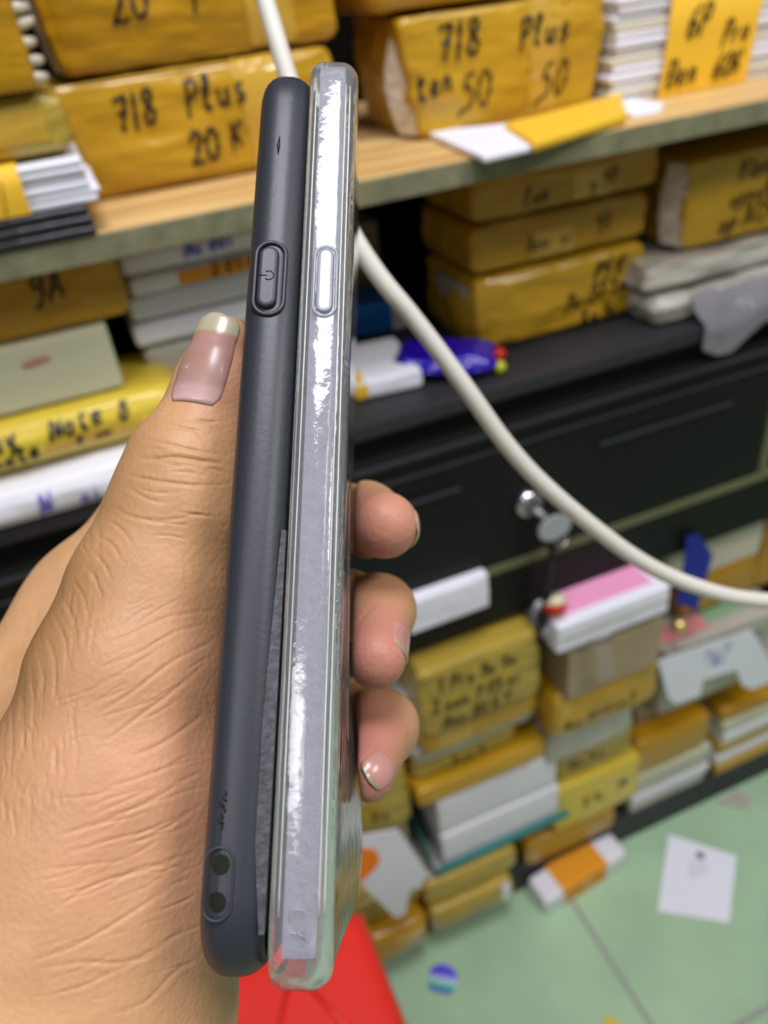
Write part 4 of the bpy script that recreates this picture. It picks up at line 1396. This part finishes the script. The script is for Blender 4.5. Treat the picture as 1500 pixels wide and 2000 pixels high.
PALM = [
    (px(480, 1060, .238, 13), px(120, 1700, .180, 20)),
    (px(490, 1190, .238, 13), px(180, 1780, .178, 20)),
    (px(490, 1360, .232, 13), px(220, 1850, .175, 20)),
    (px(470, 1520, .224, 13), px(260, 1900, .172, 20)),
    (px(318, 1018, .216, 13.5), px(180, 1185, .206, 14.5)),
    (px(180, 1185, .206, 14.5), px(40, 1420, .190, 19)),
    (px(480, 1060, .238, 12), px(318, 1018, .216, 12)),
    (px(330, 1190, .200, 14), px(170, 1500, .175, 22)),
    (px(180, 1700, .150, 27), px(60, 2150, .142, 30)),
    (px(60, 2150, .142, 30), px(-60, 2700, .140, 31)),
    (px(230, 1560, .150, 22), px(150, 1950, .145, 27)),
]


def hand_field(P):
    palm = None
    for (a, ra), (b, rb) in PALM:
        d = seg(P, a, ra, b, rb)
        palm = d if palm is None else smin(palm, d, .012)
    th = None
    for i in range(len(THUMB) - 1):
        d = seg(P, *THUMB[i], *THUMB[i + 1])
        th = d if th is None else smin(th, d, .004)
    body = smin(palm, th, .007)
    fing = None
    for ch in (INDEX, MIDDLE, RING, LITTLE):
        f = None
        for i in range(len(ch) - 1):
            d = seg(P, *ch[i], *ch[i + 1])
            f = d if f is None else smin(f, d, .0035)
        fing = f if fing is None else np.minimum(fing, f)
    d = smin(body, fing, .004)
    # skin yields to the cases it presses on
    for F, T, off in ((FB, TB, 0), (FC, TC, 1)):
        l, t, w = F.local(P)
        tc_ = T / 2
        ht = np.full_like(l, T / 2)
        if off:
            bl = .0044 * np.exp(-((l - .158) / .026) ** 2) * np.clip((w - .012) / .05, 0, 1) ** 1.3
            t = t - bl
        ql, qt, qw = np.abs(l - F.len / 2) - F.len / 2 + .004, np.abs(t - tc_) - T / 2 + .003, np.abs(w - CW / 2) - CW / 2 + .0026
        m = np.maximum(np.maximum(ql, qt), qw)
        o = np.sqrt(np.clip(ql, 0, None) ** 2 + np.clip(qt, 0, None) ** 2 + np.clip(qw, 0, None) ** 2) + np.minimum(m, 0) - .0039
        d = smax(d, -o, .0012)
    return d


def surface_nets(f, lo, h):
    """Mesh the zero level of grid f."""
    s = f < 0
    nx, ny, nz = f.shape
    corners = [(i, j, k) for i in (0, 1) for j in (0, 1) for k in (0, 1)]
    cnt = np.zeros((nx - 1, ny - 1, nz - 1), np.int8)
    for c in corners:
        cnt += s[c[0]:nx - 1 + c[0], c[1]:ny - 1 + c[1], c[2]:nz - 1 + c[2]]
    act = (cnt > 0) & (cnt < 8)
    idx = np.argwhere(act)
    vid = np.full(act.shape, -1, np.int64)
    vid[act] = np.arange(len(idx))
    pos = np.zeros((len(idx), 3))
    num = np.zeros(len(idx))
    for a in corners:
        for ax in range(3):
            if a[ax]:
                continue
            b = list(a)
            b[ax] = 1
            fa = f[idx[:, 0] + a[0], idx[:, 1] + a[1], idx[:, 2] + a[2]]
            fb_ = f[idx[:, 0] + b[0], idx[:, 1] + b[1], idx[:, 2] + b[2]]
            x = (fa < 0) != (fb_ < 0)
            t = fa / np.where(x, fa - fb_, 1)
            p = np.tile(np.array(a, float), (len(idx), 1))
            p[:, ax] += np.clip(t, 0, 1)
            pos[x] += p[x]
            num += x
    V = lo + h * (idx + pos / np.maximum(num, 1)[:, None])
    faces = []
    for ax in range(3):
        a1, a2 = (ax + 1) % 3, (ax + 2) % 3
        sl0 = [slice(None)] * 3
        sl1 = [slice(None)] * 3
        sl0[ax], sl1[ax] = slice(0, -1), slice(1, None)
        e = s[tuple(sl0)] != s[tuple(sl1)]
        E_ = np.argwhere(e)
        ok = (E_[:, a1] > 0) & (E_[:, a2] > 0) & (E_[:, a1] < f.shape[a1] - 1) & (E_[:, a2] < f.shape[a2] - 1)
        E_ = E_[ok]
        q = []
        for d1, d2 in ((1, 1), (0, 1), (0, 0), (1, 0)):
            c = E_.copy()
            c[:, a1] -= d1
            c[:, a2] -= d2
            q.append(vid[c[:, 0], c[:, 1], c[:, 2]])
        q = np.stack(q, 1)
        flip = ~s[E_[:, 0], E_[:, 1], E_[:, 2]]
        q[flip] = q[flip][:, ::-1]
        faces.append(q[(q >= 0).all(1)])
    return V, np.concatenate(faces)


def build_hand():
    h = .0009
    lo = np.array([-.118, -.050, .092])
    hi = np.array([.022, .195, .262])
    n = np.ceil((hi - lo) / h).astype(int)
    ax = [lo[i] + h * np.arange(n[i]) for i in range(3)]
    f = np.zeros(tuple(n), np.float32)
    for i0 in range(0, n[0], 16):
        X, Y, Z = np.meshgrid(ax[0][i0:i0 + 16], ax[1], ax[2], indexing='ij')
        f[i0:i0 + 16] = hand_field(np.stack([X, Y, Z], -1).astype(np.float32))
    V, Q = surface_nets(f, lo, h)
    # keep the largest connected piece
    return V, Q


HV, HQ = build_hand()
me = bpy.data.meshes.new('hand')
me.from_pydata([tuple(v) for v in HV], [], [tuple(int(i) for i in q) for q in HQ])
bm = bmesh.new()
bm.from_mesh(me)
seen, best = set(), []
for v in bm.verts:
    if v.index in seen:
        continue
    comp, stack = [], [v]
    seen.add(v.index)
    while stack:
        a = stack.pop()
        comp.append(a)
        for e in a.link_edges:
            b = e.other_vert(a)
            if b.index not in seen:
                seen.add(b.index)
                stack.append(b)
    if len(comp) > len(best):
        best = comp
keepset = set(best)
bmesh.ops.delete(bm, geom=[v for v in bm.verts if v not in keepset], context='VERTS')
for _ in range(3):
    bmesh.ops.smooth_vert(bm, verts=bm.verts, factor=.5, use_axis_x=True, use_axis_y=True, use_axis_z=True)
bmesh.ops.subdivide_edges(bm, edges=bm.edges, cuts=1, use_grid_fill=True, smooth=0)
bmesh.ops.smooth_vert(bm, verts=bm.verts, factor=.5, use_axis_x=True, use_axis_y=True, use_axis_z=True)
bm.normal_update()


def in_view(v):
    c = v.co
    if c.z > .172 or c.z < .1:
        return False
    u_, w_ = c.x / c.z * F_PX + 750, c.y / c.z * F_PX + 1000
    return -30 < u_ < 500 and 560 < w_ < 2030 and abs(v.normal.dot(c.normalized())) > .12


vis = {v.index: in_view(v) for v in bm.verts}
ed = [e for e in bm.edges if vis[e.verts[0].index] and vis[e.verts[1].index]]
bmesh.ops.subdivide_edges(bm, edges=ed, cuts=1, use_grid_fill=True, smooth=0)
bmesh.ops.smooth_vert(bm, verts=bm.verts, factor=.5, use_axis_x=True, use_axis_y=True, use_axis_z=True)
bm.normal_update()
bm.to_mesh(me)
bm.free()
NV = len(me.vertices)
co = np.zeros(NV * 3)
me.vertices.foreach_get('co', co)
co = co.reshape(-1, 3)
no = np.zeros(NV * 3)
me.vertices.foreach_get('normal', no)
no = no.reshape(-1, 3)
# outward check
if (hand_field((co[::50] + no[::50] * .0006).astype(np.float32)) < hand_field(co[::50].astype(np.float32))).mean() > .5:
    me.flip_normals()
    no = -no
U = co[:, 0] / co[:, 2] * F_PX + 750
Vv = co[:, 1] / co[:, 2] * F_PX + 1000
facing = np.clip(-(no * (co / np.linalg.norm(co, axis=1)[:, None])).sum(1) * 2 + .3, 0, 1)
disp = np.zeros(NV)


def crease(pts, width, depth, zmax=.19):
    """A skin fold: polyline over the palm side of the thumb and thenar."""
    P_ = np.array([(p.x, p.y) for p in catmull([(a, b, 0) for a, b in pts], 5)])
    lo_, hi_ = P_.min(0) - 4 * width, P_.max(0) + 4 * width
    ix = np.nonzero((U > lo_[0]) & (U < hi_[0]) & (Vv > lo_[1]) & (Vv < hi_[1]) & (co[:, 2] < zmax) & (facing > 0))[0]
    u_, v_ = U[ix], Vv[ix]
    d = np.full(len(ix), 1e9)
    tt = np.zeros(len(ix))
    for i in range(len(P_) - 1):
        a, b = P_[i], P_[i + 1]
        ab = b - a
        t = np.clip(((u_ - a[0]) * ab[0] + (v_ - a[1]) * ab[1]) / max(ab @ ab, 1e-9), 0, 1)
        dd = np.hypot(u_ - a[0] - t * ab[0], v_ - a[1] - t * ab[1])
        m = dd < d
        d[m] = dd[m]
        tt[m] = (i + t[m]) / (len(P_) - 1)
    fade = np.clip(np.minimum(tt, 1 - tt) * 3 + .02, 0, 1)
    g = np.exp(-(d / width) ** 2) - .22 * np.exp(-((d - 2.4 * width) / (1.4 * width)) ** 2)
    disp[ix] -= depth * g * fade * facing[ix]


CR = [
    # thumb joint folds
    ([(262, 892), (300, 897), (340, 893), (390, 900), (440, 905)], 5, .00045), ([(280, 858), (330, 868), (380, 880), (440, 890)], 4, .00030),
    ([(252, 930), (300, 938), (360, 946), (440, 948)], 4, .00038), ([(246, 950), (290, 975), (330, 982)], 4, .00022), ([(300, 820), (360, 836), (420, 850)], 4, .00020),
    ([(225, 990), (260, 1010), (330, 1015), (400, 1002)], 4, .00022), ([(210, 1015), (238, 1035), (258, 1062)], 4, .00028), ([(195, 1050), (220, 1065), (240, 1100)], 4, .00030),
    ([(180, 1075), (205, 1105), (220, 1140)], 4, .00030), ([(165, 1105), (188, 1135), (200, 1180)], 4, .00032), ([(140, 1130), (165, 1170), (172, 1230)], 4, .00032),
    ([(122, 1170), (145, 1215), (150, 1280)], 4, .00030), ([(105, 1200), (128, 1255), (128, 1330)], 4, .00030), ([(90, 1240), (108, 1300), (104, 1380)], 4, .00026),
    ([(76, 1270), (84, 1340), (80, 1420)], 4, .00024), ([(60, 1300), (66, 1380), (60, 1460)], 4, .00022), ([(40, 1330), (46, 1420), (38, 1500)], 4, .00022), ([(20, 1350), (24, 1440), (18, 1540)], 4, .00022),
    # long thenar creases rising to the right
    ([(150, 1275), (250, 1240), (330, 1205), (425, 1190)], 4, .00022), ([(180, 1310), (270, 1275), (340, 1235), (425, 1215)], 4, .00022), ([(175, 1405), (260, 1350), (340, 1290), (420, 1250)], 4.5, .00030),
    ([(190, 1460), (270, 1400), (350, 1340), (412, 1285)], 4.5, .00028), ([(200, 1540), (270, 1520), (340, 1495), (405, 1478)], 4, .00025), ([(250, 1480), (320, 1450), (405, 1390)], 5, .00034),
    ([(110, 1630), (200, 1605), (300, 1560), (400, 1500)], 4.5, .00028), ([(120, 1670), (220, 1640), (300, 1618), (395, 1570)], 4.5, .00030), ([(220, 1660), (300, 1630), (390, 1575)], 4, .00022),
    ([(90, 1790), (180, 1730), (280, 1700), (385, 1660)], 4.5, .00030), ([(100, 1770), (200, 1735), (290, 1690), (380, 1705)], 4, .00025), ([(50, 1880), (140, 1850), (230, 1800), (375, 1705)], 4.5, .00032),
    ([(60, 1895), (160, 1880), (240, 1880), (310, 1850), (372, 1805)], 5, .00034), ([(60, 1950), (150, 1930), (230, 1895), (330, 1850)], 4, .00024), ([(200, 1985), (280, 1960), (340, 1900), (390, 1870)], 5, .0003),
    ([(100, 1560), (170, 1555), (230, 1540)], 4, .00018), ([(70, 1700), (160, 1690), (240, 1680)], 4, .00018),
    # folds under the finger joints
    ([(690, 1236), (712, 1200), (738, 1178)], 4, .0003),
]
for pts, w_, dep in CR:
    crease(pts, w_ * .85, dep * (.62 if pts[0][1] < 1000 else .45), .185 if pts[0][0] < 600 else .23)
rg = random.Random(7)
for _ in range(70):                               # fine lines fanning over the thenar
    x, y = rg.uniform(120, 400), rg.uniform(1180, 1960)
    L_, sl_ = rg.uniform(50, 150), rg.uniform(-.55, -.25) - .12 * (1600 - y) / 400
    b_ = rg.uniform(-8, 8)
    crease([(x - L_ / 2, y - sl_ * L_ / 2), (x, y + b_), (x + L_ / 2, y + sl_ * L_ / 2)], rg.uniform(2.4, 3.4), rg.uniform(.00003, .00008))
for _ in range(110):                              # wrinkled skin of the thumb web, running down
    u = rg.random()
    x = rg.uniform(0, 210) * (1 - .35 * u)
    y = 1060 + 520 * u + rg.uniform(-30, 60) - .35 * (x - 100)
    L_ = rg.uniform(30, 80)
    b_ = rg.uniform(-7, 7)
    crease([(x - rg.uniform(-6, 8), y - L_ / 2), (x + b_, y), (x + rg.uniform(-8, 6), y + L_ / 2)], rg.uniform(2.6, 4.4), rg.uniform(.00004, .00012))
for _ in range(26):                               # fine lines across the thumb
    x, y = rg.uniform(300, 430), rg.uniform(800, 1060)
    L_ = rg.uniform(30, 90)
    crease([(x - L_ / 2, y - L_ * .07), (x, y + rg.uniform(-4, 4)), (x + L_ / 2, y + L_ * .05)], rg.uniform(2.2, 3.2), rg.uniform(.00005, .00012))
co2 = co + no * disp[:, None]
# skin tone: pinker finger pads and thumb side, browner thumb web and thumb joint
def near_(p, r):
    return np.exp(-((co - p) ** 2).sum(1) / r ** 2)


pink = 0.8 * near_(camp(740, 1030, .180), .017) + .8 * near_(camp(720, 1270, .170), .016) + .75 * near_(camp(708, 1400, .178), .013) + .75 * near_(camp(700, 1535, .165), .010) + .5 * near_(camp(452, 720, .155), .012)
pink += .35 * near_(camp(380, 1500, .135), .03)
brown = .9 * near_(camp(150, 1230, .150), .020) + .5 * near_(camp(300, 930, .150), .014) + .4 * near_(camp(100, 1400, .150), .022)
vw = np.array([c2w(p)[:] for p in co2])
me.vertices.foreach_set('co', vw.reshape(-1))
at = me.attributes.new('pink', 'FLOAT', 'POINT')
at.data.foreach_set('value', np.clip(pink, 0, 1))
at = me.attributes.new('brown', 'FLOAT', 'POINT')
at.data.foreach_set('value', np.clip(brown, 0, 1))
me.polygons.foreach_set('use_smooth', [True] * len(me.polygons))
# the camera frame is right-handed with y down: orientation is kept by a proper rotation
me.update()


def skin():
    m = bpy.data.materials.new('skin')
    m.use_nodes = True
    nt = m.node_tree
    b = nt.nodes['Principled BSDF']
    b.inputs['Roughness'].default_value = .48
    b.inputs['Specular IOR Level'].default_value = .35
    b.inputs['Subsurface Weight'].default_value = .12
    b.inputs['Subsurface Radius'].default_value = (1, .35, .2)
    b.inputs['Subsurface Scale'].default_value = .003
    tc = nt.nodes.new('ShaderNodeTexCoord')

    def N(scale, detail=4, stretch=(1, 1, 1)):
        mp = nt.nodes.new('ShaderNodeMapping')
        mp.inputs['Scale'].default_value = stretch
        n = nt.nodes.new('ShaderNodeTexNoise')
        n.inputs['Scale'].default_value = scale
        n.inputs['Detail'].default_value = detail
        nt.links.new(tc.outputs['Object'], mp.inputs[0])
        nt.links.new(mp.outputs[0], n.inputs['Vector'])
        return n.outputs['Fac']

    def mix(fac, a, bcol):
        x = nt.nodes.new('ShaderNodeMix')
        x.data_type = 'RGBA'
        nt.links.new(fac, x.inputs['Factor'])
        if hasattr(a, 'links'):
            nt.links.new(a, x.inputs['A'])
        else:
            x.inputs['A'].default_value = a
        x.inputs['B'].default_value = bcol
        return x.outputs['Result']
    mr = nt.nodes.new('ShaderNodeMapRange')
    mr.inputs['From Min'].default_value = .35
    mr.inputs['From Max'].default_value = .65
    nt.links.new(N(120), mr.inputs['Value'])
    c = mix(mr.outputs[0], lin(190, 146, 102), lin(202, 156, 112))
    for at_, col_ in (('pink', lin(196, 130, 114)), ('brown', lin(148, 108, 68))):
        a = nt.nodes.new('ShaderNodeAttribute')
        a.attribute_name = at_
        c = mix(a.outputs['Fac'], c, col_)
    nt.links.new(c, b.inputs['Base Color'])
    # pores and fine skin lattice
    vo = nt.nodes.new('ShaderNodeTexVoronoi')
    vo.inputs['Scale'].default_value = 900
    nt.links.new(tc.outputs['Object'], vo.inputs['Vector'])
    b1 = nt.nodes.new('ShaderNodeBump')
    b1.inputs['Strength'].default_value = .22
    b1.inputs['Distance'].default_value = .0003
    nt.links.new(vo.outputs['Distance'], b1.inputs['Height'])
    b2 = nt.nodes.new('ShaderNodeBump')
    b2.inputs['Strength'].default_value = .09
    b2.inputs['Distance'].default_value = .0012
    nt.links.new(N(520, 4), b2.inputs['Height'])
    nt.links.new(b1.outputs[0], b2.inputs['Normal'])
    nt.links.new(b2.outputs[0], b.inputs['Normal'])
    return m


me.materials.append(skin())
hand = bpy.data.objects.new('hand', me)
COL.objects.link(hand)
tag(hand, 'left hand gripping the two phone cases, thumb on the black one', 'hand')


# ---- nails, laid on the field's surface
def nail_mat(name, stops):
    m = bpy.data.materials.new(name)
    m.use_nodes = True
    nt = m.node_tree
    b = nt.nodes['Principled BSDF']
    b.inputs['Roughness'].default_value = .3
    b.inputs['Coat Weight'].default_value = .35
    b.inputs['Coat Roughness'].default_value = .18
    a = nt.nodes.new('ShaderNodeAttribute')
    a.attribute_name = 'along'
    cr = nt.nodes.new('ShaderNodeValToRGB')
    e = cr.color_ramp.elements
    e[0].position, e[0].color = stops[0][0], lin(*stops[0][1])
    e[1].position, e[1].color = stops[-1][0], lin(*stops[-1][1])
    for p_, c_ in stops[1:-1]:
        x = e.new(p_)
        x.color = lin(*c_)
    nt.links.new(a.outputs['Fac'], cr.inputs[0])
    tc = nt.nodes.new('ShaderNodeTexCoord')
    n = nt.nodes.new('ShaderNodeTexNoise')
    n.inputs['Scale'].default_value = 420
    n.inputs['Detail'].default_value = 2
    nt.links.new(tc.outputs['Object'], n.inputs['Vector'])
    th = nt.nodes.new('ShaderNodeMapRange')
    th.inputs['From Min'].default_value = .66
    th.inputs['From Max'].default_value = .74
    th.inputs['To Max'].default_value = .55
    nt.links.new(n.outputs['Fac'], th.inputs['Value'])
    mx = nt.nodes.new('ShaderNodeMix')
    mx.data_type = 'RGBA'
    nt.links.new(th.outputs[0], mx.inputs['Factor'])
    nt.links.new(cr.outputs[0], mx.inputs['A'])
    mx.inputs['B'].default_value = lin(214, 196, 176)
    nt.links.new(mx.outputs['Result'], b.inputs['Base Color'])
    return m


NAIL = nail_mat('thumb_nail', ((0, (194, 160, 156)), (.15, (186, 148, 142)), (.22, (168, 130, 120)), (.5, (160, 122, 108)), (.7, (176, 134, 124)), (.765, (172, 134, 118)), (.80, (170, 162, 134)), (1, (178, 170, 146))))
NAIL2 = nail_mat('finger_nail', ((0, (204, 152, 140)), (.2, (196, 140, 128)), (.84, (196, 140, 128)), (.9, (158, 146, 114)), (1, (160, 150, 120))))


def field1(p):
    return float(hand_field(np.array([p], np.float32))[0])


def grad(p, e=.0012):
    return np.array([(field1(p + d) - field1(p - d)) for d in np.eye(3) * e])


def to_surface(p, off, steps=4):
    p = np.array(p, float)
    for _ in range(steps):
        g = grad(p)
        g /= max(np.linalg.norm(g), 1e-9)
        p = p - g * (field1(p) - off)
    return p, g


def nail(center, tipdir, width, length, over, label, off=.0003, free=.82):
    """over: how far the free edge stands out beyond the flesh."""
    c, n_ = to_surface(center, off)
    d = np.array(tipdir, float)
    d -= n_ * d.dot(n_)
    d /= np.linalg.norm(d)
    s_ = np.cross(n_, d)
    nl, nw = 22, 14
    top, al = [], []
    last = None
    for i in range(nl + 1):
        u = i / nl
        # squared base, rounded free edge
        hw = width / 2 * (1 - .10 * (1 - u)) * math.sqrt(max(0.0, 1 - max(0, (u - .80) / .205) ** 2.4)) * (1 if u > .1 else math.sqrt(.55 + 4.5 * u))
        for j in range(nw + 1):
            v = (j / nw - .5) * 2
            along = (u - .5) * length
            uu = min(u, free)
            q = c + d * ((uu - .5) * length) + s_ * (v * hw)
            p, g = to_surface(q, off * (.25 + .75 * (1 - abs(v) ** 3)), 2)
            if u > free:
                p = p + d * ((u - free) * length) - n_ * ((u - free) * length * .10)
            top.append(p)
            al.append(u)
    th = .0005
    V = [c2w(p) for p in top] + [c2w(p - n_ * th) for p in top]
    K = len(top)
    f = []
    for i in range(nl):
        for j in range(nw):
            q = (i * (nw + 1) + j, (i + 1) * (nw + 1) + j, (i + 1) * (nw + 1) + j + 1, i * (nw + 1) + j + 1)
            f += [q, tuple(K + k for k in q[::-1])]
    rim = [j for j in range(nw + 1)] + [i * (nw + 1) + nw for i in range(1, nl + 1)] + [nl * (nw + 1) + j for j in range(nw - 1, -1, -1)] + [i * (nw + 1) for i in range(nl - 1, 0, -1)]
    f += [(rim[k], K + rim[k], K + rim[(k + 1) % len(rim)], rim[(k + 1) % len(rim)]) for k in range(len(rim))]
    mb = MB().add(V, f)
    o = mb.build('fingernail', over, hand, smooth=True)
    a = o.data.attributes.new('along', 'FLOAT', 'POINT')
    a.data.foreach_set('value', al + al)
    o['label'] = label
    return o


nail(camp(393, 688, .151), (.14, -1, 0.02), .0144, .0190, NAIL, 'long pale thumbnail', free=.78)
nail(camp(812, 1030, .186), (.35, .35, -.8), .0105, .0105, NAIL2, 'index fingernail seen edge-on', free=.88)
nail(camp(774, 1258, .176), (-.62, .62, -.45), .0104, .0095, NAIL2, 'middle fingernail', free=.9)
nail(camp(756, 1498, .164), (-.75, .5, -.4), .0098, .0085, NAIL2, 'ring fingernail', free=.9)

for o in list(COL.objects):                       # repeats share a group
    if o.parent is None and o.get('category') == 'package' and o.name.startswith('yellow_package'):
        z = o.location.z
        o['group'] = 'yellow packages on the upper shelf board' if z > .9 else 'yellow packages on the cabinet top' if z > .74 else 'yellow packages piled on the plinth'
